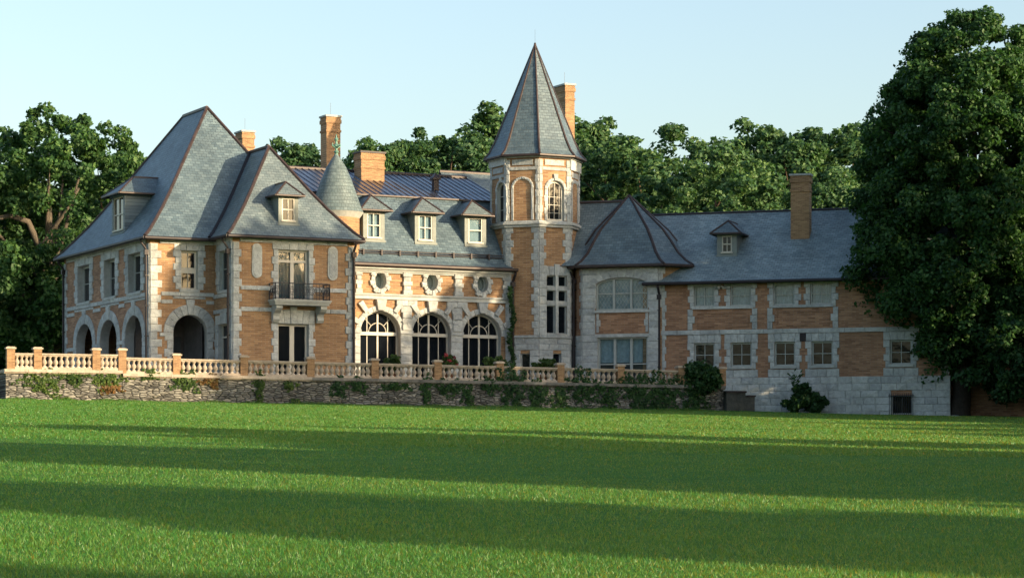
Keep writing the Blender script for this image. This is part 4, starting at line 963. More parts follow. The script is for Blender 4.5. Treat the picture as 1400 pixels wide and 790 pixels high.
def irregular_wall(mb, x0, x1, zb, ztop, y0, seg=.55, thick=.5):
    n = int((x1 - x0) / seg); m = 9
    vs = []
    for i in range(n + 1):
        for j in range(m + 1):
            x = x0 + (x1 - x0) * i / n; z0 = zb(x); z = z0 + (ztop(x) - z0) * j / m
            vs.append((x, y0 + (rnd.uniform(-.05, .05) if 0 < j < m else 0), z))
    mb.add(vs, [(i * (m + 1) + j, (i + 1) * (m + 1) + j, (i + 1) * (m + 1) + j + 1, i * (m + 1) + j + 1) for i in range(n) for j in range(m)])
mb = MB(); gz = lambda x, y=0: ground(*FT.w(x, y)) - .25
irregular_wall(mb, xA, xS, gz, lambda x: 5.34, 0); irregular_wall(mb, xS, xE, gz, lambda x: zbase(x + .001) - .2, 0)
mb.add([(xA, 0, 2), (xA, 5, 2), (xA, 5, 5.34), (xA, 0, 5.34)], [(0, 1, 2, 3)]); mb.add([(xE, 0, 2), (xE, 6, 2), (xE, 6, 5.0), (xE, 0, 5.0)], [(0, 1, 2, 3)])
mb.add([(xS, .001, 5.1), (xS, .5, 5.1), (xS, .5, 5.34), (xS, .001, 5.34)], [(0, 1, 2, 3)])
mb.add([(xA - 14, 5, 2), (xA, 5, 2), (xA, 5, 5.34), (xA - 14, 5, 5.34)], [(0, 1, 2, 3)])
part('rubble_face', mb, 'rubble', rw, FT.M)
mb = MB()
def cops(a, b, y=0):
    n = max(1, round((b - a) / 1.3))
    for k in range(n):
        x0, x1 = a + (b - a) * k / n, a + (b - a) * (k + 1) / n; z0, z1 = zbase((x0 + x1) / 2), zbase((x0 + x1) / 2)
        j = rnd.uniform(-.02, .02); mb.box(x0 + .006, x1 - .006, y - .16 + j, y + .6, z0 - .2, z0 - .03)
        mb.box(x0, x1, y - .07, y + .5, z0 - .26, z0 - .19)
cops(xS + 11, xE + .1); part('coping', mb, 'coping', rw, FT.M); mb = MB(); cops(xA - .1, xS); cops(xS, xS + 11); cops(xA - 14, xA - .2, 5)
mb.box(xA - .12, xA + .4, .6, 5, 5.3, 5.48)
part('coping', mb, 'rail', rw, FT.M)
bprof = [(.125, 0), (.125, .06), (.07, .08), (.07, .11), (.125, .19), (.145, .26), (.12, .35), (.07, .44), (.06, .49), (.085, .52), (.07, .545), (.125, .56), (.125, .62)]
pb = MB(); pb.lathe(bprof, n=10, rot=.3); BALM = pb.mesh('baluster', [MAT['rail']])
BALM.polygons.foreach_set('use_smooth', [True] * len(BALM.polygons))
def post(root, x, zb, h, y=.2, w=.44):
    mb = MB(); mb.box(x - w / 2, x + w / 2, y - w / 2, y + w / 2, zb - .03, zb + h); o = part('brick_post', mb, 'chimney', root, FT.M)
    cb = MB(); cb.box(x - w / 2 - .06, x + w / 2 + .06, y - w / 2 - .06, y + w / 2 + .06, zb + h, zb + h + .09); cb.box(x - w / 2, x + w / 2, y - w / 2, y + w / 2, zb + h + .09, zb + h + .13); part('cap_stone', cb, 'rail', o, FT.M)
def section(root, xa, xb, nb, y=.2, w=.44):
    a, b = xa + w / 2, xb - w / 2; za, zb = zbase(a + .03), zbase(b - .03); lo = MB(); up = MB()
    def rail(m, d0, d1, hw):
        v = [(a, y - hw, za + d0), (b, y - hw, zb + d0), (b, y - hw, zb + d1), (a, y - hw, za + d1), (a, y + hw, za + d0), (b, y + hw, zb + d0), (b, y + hw, zb + d1), (a, y + hw, za + d1)]
        m.add(v, [(0, 1, 2, 3), (5, 4, 7, 6), (3, 2, 6, 7), (0, 4, 5, 1)])
    rail(lo, -.03, .10, .19); part('plinth_rail', lo, 'rail', root, FT.M)
    rail(up, RAILH - .15, RAILH - .08, .14); rail(up, RAILH - .08, RAILH, .20); part('hand_rail', up, 'rail', root, FT.M)
    for k in range(nb):
        x = a + (b - a) * (k + .5) / nb; z = za + (zb - za) * (k + .5) / nb + .10
        o = bpy.data.objects.new('baluster', BALM); link(o, root, FT.M @ Matrix.Translation((x, y, z)) @ Matrix.Scale((RAILH - .25) / .62, 4, (0, 0, 1)))
bl = empty('balustrade', 'short higher stretch of stone balustrade at the left end of the terrace', 'balustrade', (*FT.w(xA), 5.5), 'terrace balustrades')
pl = [FT.x(15), FT.x(52), FT.x(132)]
for x in pl: post(bl, x, 5.52, RAILH + .22)
section(bl, pl[0], pl[1], 4); section(bl, pl[1], pl[2], 9); section(bl, pl[2], xS - .02, 4)
br = empty('balustrade', 'long stone balustrade with brick posts running along the terrace to the shrub', 'balustrade', (*FT.w(xS), 5.3), 'terrace balustrades')
pr = [xS] + [FT.x(u) for u in (242, 334, 425, 513, 599, 684, 767, 849.4, 932, 988)]
for k, x in enumerate(pr): post(br, x, zbase(x + .01), RAILH + (.38 if k == 0 else .16))
for k, nb in enumerate((9, 11, 11, 11, 10, 10, 10, 10, 10, 5)): section(br, pr[k], pr[k + 1], nb)
bk = empty('balustrade', 'far piece of stone balustrade set back at the left edge of the photo', 'balustrade', (*FT.w(xA - 1, 5), 5.5), 'terrace balustrades')
xs_b = [xA - .3, xA - 4.2, xA - 8.1]
for x in xs_b: post(bk, x, 5.52, RAILH + .16, 5.2)
for k in range(2): section(bk, xs_b[k + 1], xs_b[k], 8, 5.2)
# stepped stone cheek at the right end
mb = MB(); xc0, xc1 = FT.x(985), FT.x(1016); g0 = gz(xc0)
mb.box(xc0 + .25, xc1, -.35, .9, g0, 4.62); mb.box(xc1, FT.x(1028.5), -.35, .9, g0, 4.38)
ck = part('step_cheek', mb, 'dark_rubble', None, FT.M); tag(ck, 'low dark stepped stone block at the right end of the terrace wall', 'stone block')
mb = MB(); mb.box(xc0 + .2, xc1 + .05, -.42, .95, 4.62, 4.74); mb.box(xc1 + .05, FT.x(1028.5) + .06, -.42, .95, 4.38, 4.48); part('cap_stone', mb, 'dark', ck, FT.M)

# ------------------------------------------------------------------ foliage
def leaf_quads(P, Nn, size, rng, elong=1.5, fold=.0):
    n = len(P); r = rng.normal(size=(n, 3)); t = np.cross(Nn, r); t /= np.linalg.norm(t, axis=1, keepdims=True) + 1e-9
    b = np.cross(Nn, t); s = size * rng.uniform(.65, 1.35, (n, 1))
    droop = -Nn * s * .25
    V = np.stack([P - t * s * elong * .5, P + b * s * .5 + droop * .3, P + t * s * elong * .5 + droop, P - b * s * .5 + droop * .3], 1).reshape(-1, 3)
    return V, np.arange(4 * n).reshape(-1, 4)
def clumpcloud(C, R, per, leaf, rng, flatz=.8, shell=(.55, 1.05), outw=.75):
    n = len(C) * per; idx = np.repeat(np.arange(len(C)), per)
    D = rng.normal(size=(n, 3)); D[:, 2] += .25; D /= np.linalg.norm(D, axis=1, keepdims=True)
    # lumpy shell so that each clump gets an uneven edge
    ph = rng.uniform(0, 6.28, (len(C), 3))[idx]
    lump = 1 + .22 * np.sin(3.1 * D[:, 0] * 2 + ph[:, 0]) * np.cos(2.7 * D[:, 1] * 2 + ph[:, 1]) + .15 * np.sin(5 * D[:, 2] + ph[:, 2])
    rr = R[idx] * lump * (shell[0] + (shell[1] - shell[0]) * rng.uniform(0, 1, n) ** .55)
    P = C[idx] + D * rr[:, None] * np.array([1, 1, flatz])
    Nn = D * outw + rng.normal(size=(n, 3)) * .6 + np.array([0, 0, .25]); Nn /= np.linalg.norm(Nn, axis=1, keepdims=True)
    return leaf_quads(P, Nn, leaf, rng)
def tree_meshes(seed, H, prof, ncl, cr, per, leaf, tr, limbs=9, fork=.35, lean=0.0, leafm='leaf_wood', barkm='bark', hole=.0, lobes=5, rough=.5, clear=(), biglimbs=()):
    """crown of leaf clumps spread through an uneven envelope + tapered trunk with limbs; returns (crown mesh data, trunk mesh data)"""
    rng = np.random.default_rng(seed); hs = np.array([p[0] for p in prof]); rs = np.array([p[1] for p in prof])
    ph = rng.uniform(0, 6.28, 6); C, R = [], []
    wts = np.interp(np.linspace(0, 1, 200), (hs - hs[0]) / (hs[-1] - hs[0]), rs) ** 1.3 + .2; wts /= wts.sum()
    while len(C) < ncl:
        h = hs[0] + (hs[-1] - hs[0]) * (rng.choice(200, p=wts) + rng.uniform()) / 200; a = rng.uniform(0, 6.28)
        env = np.interp(h, hs, rs) * (1 + rough * (.16 * math.sin(2 * a + ph[0] + h * .25) + .14 * math.sin(lobes * a + ph[1] - h * .6) + .10 * math.sin(h * 1.3 + ph[2])))
        q = math.sqrt(rng.uniform(.2, 1)) ; c = np.array([env * q * math.cos(a) + lean * h, env * q * math.sin(a), h])
        if hole and math.sin(c[0] * 1.1 + ph[3]) * math.sin(c[1] * .9 + ph[4]) * math.sin(c[2] * .9 + ph[5]) > 1 - hole: continue
        if any(c[1] < 0 and math.hypot(c[0] - x_, c[2] - z_) < r_ for x_, z_, r_ in clear): continue
        C.append(c); R.append(cr * rng.uniform(.65, 1.3) * (1 - .25 * (h - hs[0]) / (hs[-1] - hs[0])))
    C, R = np.array(C), np.array(R)
    V, F = clumpcloud(C, R, per, leaf, rng)
    tb = MB(); zf = hs[0] + (H - hs[0]) * fork
    pts = [(0, 0, -.6), (0, 0, .25), (lean * hs[0] * .5 + .1, .05, hs[0] * .55), (lean * hs[0], -.1, hs[0]), (lean * zf + .15, .1, zf), (lean * H * .8, 0, H * .82)]
    tb.tube(pts, [tr * 1.45, tr * 1.1, tr * .92, tr * .85, tr * .6, tr * .12], 10)
    for bl_ in biglimbs: tb.tube([p[:3] for p in bl_], [p[3] for p in bl_], 8)
    order = rng.permutation(len(C))[:limbs]
    for k in order:
        c = C[k]; z0 = max(hs[0] * .85, min(zf, c[2] - np.hypot(c[0], c[1]) * .55)); p0 = Vector((lean * z0, 0, z0)); p1 = Vector(c)
        m = p0.lerp(p1, .5) + Vector((rng.uniform(-.5, .5), rng.uniform(-.5, .5), rng.uniform(0, .9)))
        tb.tube([p0, p0.lerp(m, .5) + Vector((0, 0, -.15)), m, p1], [tr * .42, tr * .3, tr * .22, tr * .06], 6)
    return V, F, tb
def plant_tree(kind, label, group, seed, loc, H, prof, scale=1, rot=0, **k):
    lm, bm = k.get('leafm', 'leaf_wood'), k.get('barkm', 'bark')
    V, F, tb = tree_meshes(seed, H, prof, **{a: b for a, b in k.items()})
    root = empty(kind, label, 'tree', loc, group); M = Matrix.Translation(loc) @ Matrix.Rotation(rot, 4, 'Z') @ Matrix.Scale(scale, 4); root.matrix_world = M; WM[root] = M
    arr_obj('crown', V, F, [lm], root, M); part('trunk', tb, bm, root, M, smooth=True); return root
def copy_tree(src, label, loc, sx, sz, rot, group=None):
    r = src.copy(); COL.objects.link(r); r['label'] = label
    if group: r['group'] = group
    M = Matrix.Translation(loc) @ Matrix.Rotation(rot, 4, 'Z') @ Matrix.Diagonal((sx, sx, sz, 1)); r.matrix_world = M; WM[r] = M
    for c in src.children:
        d = c.copy(); COL.objects.link(d); d.parent = r; d.matrix_parent_inverse = Matrix.Identity(4); d.matrix_local = Matrix.Identity(4)
    return r
def at(u, Y): x = (u - UC) / FPX * Y; return (x, Y, ground(x, Y) - .05)
# great maple at the right
loc = at(1312, 153.0)
plant_tree('maple_tree', 'huge dense dark green maple in front of the right end of the wing', None, 11, loc, 25,
           [(2.6, 1.6), (4.4, 2.7), (6.2, 4.8), (8.0, 6.3), (10.5, 7.1), (14, 7.0), (17, 6.6), (19.8, 5.9), (22.6, 4.1), (24.6, 1.5)], lean=.045, ncl=1300, cr=.80, per=210, leaf=.175, tr=.62, limbs=26, leafm='leaf_maple', barkm='bark_dark', fork=.5, rough=.45)
plant_tree('young_maple', 'low dark tree cut off by the right edge of the photo', None, 12, at(1408, 150.5), 11.5, [(1.2, 2.4), (2.6, 3.6), (5, 4.4), (8, 3.6), (11, 1.2)], ncl=160, cr=.75, per=150, leaf=.2, tr=.22, limbs=12, leafm='leaf_maple', barkm='bark_dark', rough=.5)
# oaks at the left
oak = [(4.0, 4.0), (6.5, 7.6), (11, 8.8), (15.5, 8.0), (19, 5.8), (21.5, 2.4)]
plant_tree('oak_tree', 'large spreading oak with pale bare limbs left of the pavilion', 'oaks left of the mansion', 21, at(66, 188), 22.5, oak, ncl=390, cr=.95, per=190, leaf=.235, tr=.6, limbs=12, fork=.25, leafm='leaf_oak', barkm='bark_pale', hole=.22, rough=1.0, clear=[(-3, 12.7, 1.3), (-1, 13, 1.3), (.6, 13, 1.2), (2, 14.2, 1.0), (-.2, 11, 1.0), (-4.5, 13, 1.0)], biglimbs=[[(0, -.3, 8, .32), (-.3, -2.2, 11.3, .26), (-.9, -3.2, 13.0, .23), (-2.2, -3.8, 13.4, .2), (-3.6, -4.2, 12.9, .15), (-5.5, -4.5, 13.2, .1)], [(-.3, -2.0, 10.8, .23), (.9, -3.2, 12.4, .18), (2.0, -3.8, 13.7, .14), (3.0, -4.0, 15.4, .1)]])
plant_tree('oak_tree', 'oak cut off by the left edge of the photo', 'oaks left of the mansion', 22, at(-70, 192), 24, oak, ncl=300, cr=1.0, per=170, leaf=.26, tr=.6, limbs=22, fork=.25, leafm='leaf_oak', barkm='bark_pale', hole=.3)
mid = plant_tree('broadleaf_tree', 'broad tree filling the gap between the left oak and the pavilion roof', 'trees behind the mansion', 23, at(158, 204), 23, [(2.5, 4.0), (6, 6.0), (11, 6.6), (16, 5.4), (20, 3.6), (22.6, 1.6)], ncl=300, cr=.9, per=160, leaf=.25, tr=.45, limbs=16, leafm='leaf_oak', hole=.2)
# woodland variants
bkg = []
vprof = [[(2, 4), (6, 6.2), (11, 6.8), (15, 5.8), (18, 3.8), (20, 1.2)], [(2, 3.4), (5, 5.4), (9, 6.2), (14, 5.8), (17.5, 4.4), (20, 1.8)], [(2, 3), (6, 4.6), (11, 5.2), (15, 4.4), (18, 2.8), (20.5, .9)], [(2, 4.5), (5, 7), (9, 8.0), (13, 7.6), (16.5, 5.8), (19, 3.2), (20, 1.2)]]
WOOD = 'trees behind the mansion'
spots = [  # u, v of the top, depth, width factor, variant, label
    (402, 186, 205, .8, 2, 'tree seen between the front block roof and the slender chimney'),
    (478, 204, 215, .7, 1, 'tree showing between the cone turret and the squat chimney'),
    (520, 184, 200, .75, 2, 'tree behind the right side of the squat chimney'),
    (560, 190, 214, .8, 0, 'low rounded tree right of the squat chimney'),
    (604, 172, 205, .85, 1, 'tree above the middle of the copper roof'),
    (640, 180, 216, .8, 0, 'tree above the right part of the copper roof'),
    (690, 134, 222, 1.0, 2, 'tall tree rising just left of the tower spire'),
    (798, 152, 222, .8, 2, 'slim tree just right of the chimney behind the tower'),
    (832, 180, 208, .7, 1, 'tree above the roof between the tower and the bay peak'),
    (905, 168, 200, 1.15, 3, 'broad dark tree right of the bay roof peak'),
    (978, 200, 186, .9, 3, 'rounded leafy tree above the left half of the wing roof'),
    (1036, 160, 212, .65, 2, 'thin pointed tree with gaps of sky above the wing dormer'),
    (1090, 186, 206, .85, 0, 'tree directly behind the wing chimney'),
    (1140, 165, 210, 1.0, 1, 'tree right of the wing chimney'),
    (1192, 160, 220, 1.0, 0, 'tree half hidden by the left side of the maple'),
    (1128, 232, 184, .55, 2, 'small bright tree low beside the wing chimney'),
    (1395, 330, 172, 1.1, 3, 'low tree behind the maple at the right edge')]
src = {}
for i, (u, vt, Y, wf, v, lab) in enumerate(spots):
    l_ = at(u, Y); H = zat(vt, Y) - l_[2]; s = H / 20.6
    if v not in src:
        lp = (l_[0], l_[1], l_[2])
        src[v] = plant_tree('woodland_tree', lab, WOOD, 40 + v, lp, 20, vprof[v], ncl=430, cr=.82, per=165, leaf=.205, tr=.4, limbs=14, hole=.06, leafm='leaf_wood')
        M = Matrix.Translation(lp) @ Matrix.Diagonal((s * (.68 + .5 * wf), s * (.68 + .5 * wf), s, 1)); src[v].matrix_world = M
    else: copy_tree(src[v], lab, l_, s * (.68 + .5 * wf), s, rnd.uniform(0, 6.28))
FAR = 'far row of trees closing the view'
k = 0
for u in range(-260, 1700, 62):
    Y = rnd.uniform(236, 262); vt = 228 + rnd.uniform(-14, 22); l_ = at(u, Y); H = zat(vt, Y) - l_[2]; s = H / 20.6
    copy_tree(src[k % 4], 'dark tree in the far row behind the mansion roofs', l_, s * 1.15, s, rnd.uniform(0, 6.28), FAR); k += 1
# trees standing right of the photo, across the lawn: they throw the long shadows
SH = 'trees out of frame along the right side of the lawn'
def qspot(q, X): return (X, (q - X * math.sin(SUN_TH)) / math.cos(SUN_TH))
for q, X, top, wf, v in SHADE:
    top -= .056 * (X + 10) * 1.14; x, y = qspot(q, X); g = ground(x, y) - .05; s = (top - g) / 20.6
    copy_tree(src[v], 'tall tree standing beyond the right edge of the lawn', (x, y, g), wf, s, rnd.uniform(0, 6.28), SH)
for x, y in ((150, 58), (156, 44), (152, 30), (158, 16), (150, 2), (166, 36), (168, 10), (164, 54), (160, 72), (81, 96), (92, 84), (101, 92), (110, 72), (122, 60), (96, 70), (84, 58), (100, 50), (112, 58), (118, 74), (108, 38), (96, 38), (124, 46), (122, 86), (90, 46), (116, 98), (130, 70), (-95, 10), (-108, -8), (-84, 22), (-122, -2), (-100, 30), (-40, -60), (-62, -45), (-85, -52), (-20, -75), (8, -90), (-110, -30)):
    copy_tree(src[(x + y) % 4], 'unseen tree added around the lawn to darken window reflections', (x, y, ground(x, y)), 1.9 if x > 140 else 1.2, ((x - 4) * .25 / 20.6 if x > 60 else rnd.uniform(.95, 1.15)), rnd.uniform(0, 6), 'unseen trees added for the window reflections')  # added unseen trees that keep bright sky out of the window reflections

# ------------------------------------------------------------------ shrubs, climbers, pots
def shrub(kind, label, cat, F, cx, cy, cz, rx, ry, rz, n, leaf, mat, seed, group=None, ncl=26, sprigs=0):
    rng = np.random.default_rng(seed); C = []
    while len(C) < ncl:
        p = rng.uniform(-1, 1, 3)
        if .15 < np.dot(p, p) < 1: C.append((cx + p[0] * rx * .8, cy + p[1] * ry * .8, cz + p[2] * rz * .8))
    C = np.array(C); V, Fc = clumpcloud(C, np.full(ncl, min(rx, rz) * .38) * rng.uniform(.7, 1.3, ncl), n // ncl, leaf, rng)
    o = arr_obj(kind, V, Fc, [mat], None, F.M); tag(o, label, cat, group); return o
x0, z0 = FT.px(958, 520); shrub('shrub', 'dense dark rounded shrub spilling over the right end of the balustrade', 'shrub', FT, x0, .1, z0, 1.35, 1.0, 1.15, 7000, .15, 'leaf_shrub', 5, ncl=46)
x0, z0 = FW.px(1100, 547, -1.3); shrub('shrub', 'low dark shrub clipped wide at the foot of the stone wing', 'shrub', FW, x0, -1.3, z0 - .15, 1.75, .8, .72, 6000, .14, 'leaf_shrub', 6, ncl=44)
x0, z0 = FW.px(1098, 534, -1.35); shrub('shrub', 'taller rounded bush at the middle of the clipped shrub', 'shrub', FW, x0, -1.5, z0, .75, .6, .5, 2200, .13, 'leaf_shrub', 61, ncl=20)
# upright plant by the wing
rng = np.random.default_rng(9); x0, zz = FW.px(1087, 527, -1.6); V, Fq = [], []
for s in range(9):
    a = rng.uniform(0, 6.28); ln = rng.uniform(.6, 1.25); dx, dy = .4 * math.cos(a), .4 * math.sin(a)
    for k in range(12):
        t = k / 11; p = np.array([x0 + dx * t * t * ln, -1.6 + dy * t * t * ln, zz - .4 + ln * 1.15 * t]); d = rng.normal(size=3) * .5 + np.array([dx * 2, dy * 2, .6]); d /= np.linalg.norm(d)
        w = np.cross(d, rng.normal(size=3)); w /= np.linalg.norm(w); V += [p, p + d * .12 + w * .05, p + d * .28, p + d * .12 - w * .05]
V = np.array(V); tag(arr_obj('upright_plant', V, np.arange(len(V)).reshape(-1, 4), ['leaf_shrub'], None, FW.M), 'tall leafy sprig standing above the clipped shrub by the wing', 'plant')
# climbers on the terrace wall: (u, v, half width px, half height px, leaf material, label)
ivy = [(672, 525, 16, 9, 'leaf_shrub', 'thin ivy under the coping left of the tall mass below the tower'), (818, 527, 20, 6, 'leaf_shrub', 'ivy fringe hanging from the coping below the bay corner'), (888, 552, 26, 9, 'leaf_shrub', 'low ivy spreading along the wall foot left of the rounded shrub'), (540, 527, 16, 6, 'leaf_shrub', 'faint ivy fringe under the coping below the first arched window'), (640, 540, 7, 14, 'leaf_shrub', 'thin ivy strand right of the wide patch below the third arched window'),
       (60, 522, 26, 14, 'leaf_ivy', 'broad grassy tuft hanging below the leftmost coping'), (103, 517, 12, 8, 'leaf_ivy', 'small tuft hanging below the post at the second gap of the balustrade'), (146, 518, 22, 11, 'leaf_ivy', 'wide tuft under the short balustrade bay left of the step'),
       (150, 531, 13, 6, 'leaf_dry', 'reddish dry creeper under the step in the balustrade'), (205, 513, 13, 6, 'leaf_ivy', 'thin tuft just right of the step in the balustrade'), (254, 522, 15, 12, 'leaf_ivy', 'green tuft below the first tall bay right of the step'), (288, 521, 12, 8, 'leaf_dry', 'rusty brown creeper in the middle of the sunlit wall'),
       (354, 532, 6, 22, 'leaf_ivy', 'thin vertical strand of creeper on the sunlit wall'), (396, 527, 8, 5, 'leaf_ivy', 'small green tuft high on the sunlit wall under the french door'), (84, 547, 10, 5, 'leaf_ivy', 'low weed clump at the foot of the wall near the left end'), (405, 551, 9, 4, 'leaf_ivy', 'weed clump at the foot of the sunlit wall near its shaded part'),
       (462, 530, 9, 12, 'leaf_shrub', 'ivy at the edge between sunlit and shaded wall'), (488, 526, 14, 8, 'leaf_shrub', 'ivy under the coping below the first arched window'), (583, 534, 6, 18, 'leaf_shrub', 'narrow ivy strand below the middle arched window'), (614, 529, 20, 10, 'leaf_shrub', 'wide ivy patch under the coping below the third arched window'),
       (702, 532, 17, 27, 'leaf_shrub', 'tall ivy mass on the wall below the tower corner'), (736, 540, 11, 16, 'leaf_shrub', 'ivy patch right of the tall mass below the tower'), (765, 545, 10, 12, 'leaf_shrub', 'small ivy patch low on the wall under the tower window'), (792, 530, 17, 20, 'leaf_shrub', 'ivy mass on the wall below the bay corner'), (832, 545, 14, 13, 'leaf_shrub', 'low ivy patch below the bay window'),
       (868, 530, 20, 17, 'leaf_shrub', 'ivy mass below the right end of the bay'), (907, 533, 25, 20, 'leaf_shrub', 'broad ivy mass left of the rounded shrub'), (948, 550, 18, 11, 'leaf_shrub', 'low ivy under the rounded shrub')]
IV = 'climbers on the terrace wall'
for i, (u, v, hw, hh, mt, lab) in enumerate(ivy):
    rng = np.random.default_rng(100 + i); x0, z0 = FT.px(u, v); s = FT.px(u + 1, v)[0] - x0; rx, rz = hw * s, hh * s
    n = int(240 * rx * rz * 4) + 120; A = rng.uniform(0, 6.28, n); Rr = rng.uniform(0, 1, n) ** .62 * 1.18 * (1 + .3 * np.sin(3 * A + i) + .22 * np.sin(7 * A + 2 * i))
    P = np.stack([x0 + rx * Rr * np.cos(A), -.04 - rng.uniform(0, .16, n) * (1.25 - np.clip(Rr, 0, 1)), z0 + rz * Rr * np.sin(A)], 1)
    keep = np.sin(P[:, 0] * 9 + i) * np.sin(P[:, 2] * 8 + i) < .45 + .3 * rng.normal(size=n); P = P[keep]
    gzz = np.array([ground(*FT.w(p[0], -.2)) for p in P]); P = P[P[:, 2] > gzz]
    Nn = np.stack([rng.normal(size=len(P)) * .5, -np.ones(len(P)), .4 + rng.normal(size=len(P)) * .5], 1); Nn /= np.linalg.norm(Nn, axis=1, keepdims=True)
    V, Fq = leaf_quads(P, Nn, .11, rng)
    tag(arr_obj('ivy' if mt == 'leaf_shrub' else 'wall_plant', V, Fq, [mt], None, FT.M), lab, 'climber', IV)
rng = np.random.default_rng(77); x0 = F4.x(700, -.6); P = np.stack([x0 + rng.normal(size=800) * .075, -.55 + rng.normal(size=800) * .09, rng.uniform(TZ, CZ - 1.0, 800)], 1); P[:, 0] += .12 * np.sin(P[:, 2] * 2.1)
Nn = np.stack([rng.normal(size=800) * .5, -np.ones(800), rng.normal(size=800) * .5], 1); Nn /= np.linalg.norm(Nn, axis=1, keepdims=True)
V, Fq = leaf_quads(P, Nn, .11, rng); tag(arr_obj('ivy', V, Fq, ['leaf_shrub'], None, F4.M), 'narrow ivy climbing the downpipe beside the tower', 'climber')
def pot(u, top_v, label, flowers, seed, yy=1.3):
    x, zt = FT.px(u, top_v, yy); root = empty('potted_plant', label, 'potted plant', (*FT.w(x, yy), TZ), 'potted plants behind the balustrade'); M = FT.M @ Matrix.Translation((x, yy, 0))
    mb = MB(); mb.lathe([(.0, TZ), (.22, TZ), (.33, TZ + .5), (.37, TZ + .5), (.37, TZ + .58), (.3, TZ + .58), (.28, TZ + .5), (0, TZ + .5)], n=14); part('pot', mb, 'clay', root, M)
    rng = np.random.default_rng(seed); h = zt - TZ - .5; ncl = 16; C = np.stack([rng.normal(size=ncl) * .26, rng.normal(size=ncl) * .26, TZ + .6 + rng.uniform(.1, .95, ncl) * h * .85], 1)
    V, Fq = clumpcloud(C, np.full(ncl, .24), 70, .12, rng); arr_obj('foliage', V, Fq, ['leaf_ivy'], root, M)
    if flowers:
        C2 = C[C[:, 2] > TZ + .6 + h * .35] + rng.normal(size=(int((C[:, 2] > TZ + .6 + h * .35).sum()), 3)) * .1 + np.array([0, -.12, .12]); V, Fq = clumpcloud(C2, np.full(len(C2), .11), 18, .09, rng); arr_obj('flowers', V, Fq, ['petal'], root, M)
pot(535.5, 486, 'bright green potted plant before the first arched window', False, 1); pot(612.5, 484, 'potted plant with red flowers before the middle arched window', True, 2)
pot(671.5, 487, 'bushy green potted plant before the third arched window', False, 3); pot(743, 492, 'dark potted plant behind the balustrade at the tower foot', False, 4)
mb = MB(); p_ = at(1303, 148.5)
mb.lathe([(.01, .14), (.28, .13), (.42, .05), (.40, -.1)], n=9); tag(part('stone', mb, 'smooth', None, Matrix.Translation(p_) @ Matrix.Diagonal((1.1, .8, .8, 1))), 'small pale stone lying at the foot of the maple', 'stone')

# ------------------------------------------------------------------ grass blades on the nearer lawn
rng = np.random.default_rng(3)
def blades(NB, Y0, Y1, hs, ws, pw):
    a = rng.uniform(0, 1, NB)
    Yb = 1 / (1 / Y0 - a * (1 / Y0 - 1 / Y1)) if pw == 1 else Y0 + (Y1 - Y0) * a; Xb = rng.uniform(-1, 1, NB) * (Yb * .29 + 13)
    Zb = -1.57 + .035 * Yb - .02 * Xb + .035 * np.sin(Xb * .31 + Yb * .17) * np.cos(Yb * .23 - Xb * .05)
    pt = .5 + .5 * np.sin(Xb * 1.3 + np.sin(Yb * .9)) * np.sin(Yb * 1.7 + np.sin(Xb * .8)); pt2 = .5 + .5 * np.sin(Xb * .33 + 1.7 * np.sin(Yb * .21)) * np.sin(Yb * .41)
    hgt = hs * (.45 + .4 * rng.uniform(0, 1, NB) ** 2 + .35 * pt * rng.uniform(0, 1, NB) + .25 * pt2) * (1 + (rng.uniform(0, 1, NB) > .985) * .8)
    wid = (ws + .00013 * Yb) * rng.uniform(.7, 1.3, NB); ang = rng.uniform(0, 6.28, NB); ln = rng.normal(size=(2, NB)) * hgt * .45
    base = np.stack([Xb, Yb, Zb - .012], 1); sd = np.stack([np.cos(ang) * wid, np.sin(ang) * wid, 0 * wid], 1); tip = base + np.stack([ln[0], ln[1], hgt], 1)
    ok = (Xb - FT.o.x) * FT.n.x + (Yb - FT.o.y) * FT.n.y < -.15
    return np.stack([base - sd, base + sd, tip], 1)[ok].reshape(-1, 3)
V = np.concatenate([blades(900000, 16.5, 75, .055, .0032, 1), blades(640000, 58, 148, .075, .012, 0)]); NB = len(V) // 3
m, nt, bs = M_('grass_blades'); g = N(nt, 'ShaderNodeNewGeometry')
tc = N(nt, 'ShaderNodeTexCoord'); n1 = noise(nt, tc.outputs['Object'], 0.25, 5, 0.65)
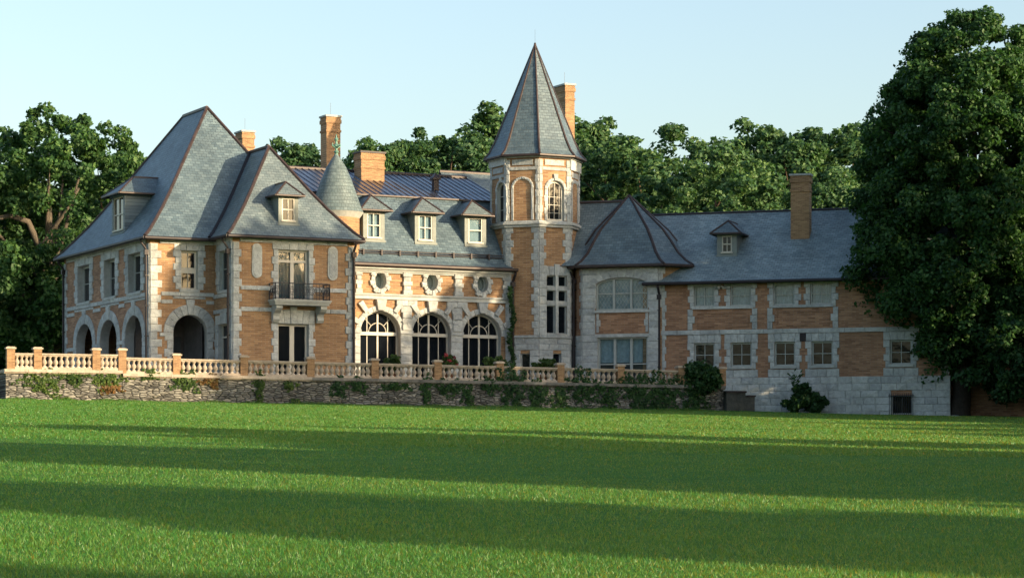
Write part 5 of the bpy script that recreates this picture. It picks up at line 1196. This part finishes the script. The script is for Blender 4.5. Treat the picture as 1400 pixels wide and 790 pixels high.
c = ramp(nt, g.outputs['Random Per Island'], [(0, (.030, .168, .030)), (.8, (.070, .240, .048)), (.985, (.12, .27, .06)), (1, (.19, .26, .09))])
c = mixc(nt, 'MULTIPLY', .6, c, ramp(nt, n1, [(0.35, (0.78, 0.9, 0.82)), (0.65, (1.22, 1.1, 1.0))]))
L(nt, c, bs.inputs['Base Color']); bs.inputs['Roughness'].default_value = .45; bs.inputs['Specular IOR Level'].default_value = .5
t = N(nt, 'ShaderNodeBsdfTranslucent'); L(nt, mixc(nt, 'MULTIPLY', 1, c, (5.0, 1.3, .4)), t.inputs[0]); mx = N(nt, 'ShaderNodeMixShader'); mx.inputs[0].default_value = .45
L(nt, bs.outputs[0], mx.inputs[1]); L(nt, t.outputs[0], mx.inputs[2]); L(nt, mx.outputs[0], nt.nodes['Material Output'].inputs[0]); MAT['blades'] = m
tag(arr_obj('grass', V, np.arange(3 * NB).reshape(-1, 3), ['blades']), 'short mown grass blades on the near lawn', 'grass', kind='stuff')

NL = 16000; rng = np.random.default_rng(4); Xl = rng.uniform(xA, FT.x(1030), NL); yl = -.05 - rng.exponential(.18, NL)
W = np.array([FT.w(a_, b_) for a_, b_ in zip(Xl, yl)]); Zl = np.array([ground(a_, b_) for a_, b_ in W])
cl = .5 + .5 * np.sin(Xl * 1.7 + np.sin(Xl * .6) * 2); hl = (.06 + .22 * cl * rng.uniform(0, 1, NL)) * np.exp(yl * 1.2); wl = .014 * rng.uniform(.6, 1.4, NL); ang = rng.uniform(0, 6.28, NL)
base = np.stack([W[:, 0], W[:, 1], Zl - .03], 1); sd = np.stack([np.cos(ang) * wl, np.sin(ang) * wl, 0 * wl], 1); tip = base + np.stack([rng.normal(size=NL) * hl * .35, rng.normal(size=NL) * hl * .35, hl + .03], 1)
V = np.stack([base - sd, base + sd, tip], 1).reshape(-1, 3)
tag(arr_obj('long_grass', V, np.arange(3 * NL).reshape(-1, 3), ['blades']), 'unmown longer grass along the foot of the terrace wall', 'grass', kind='stuff')
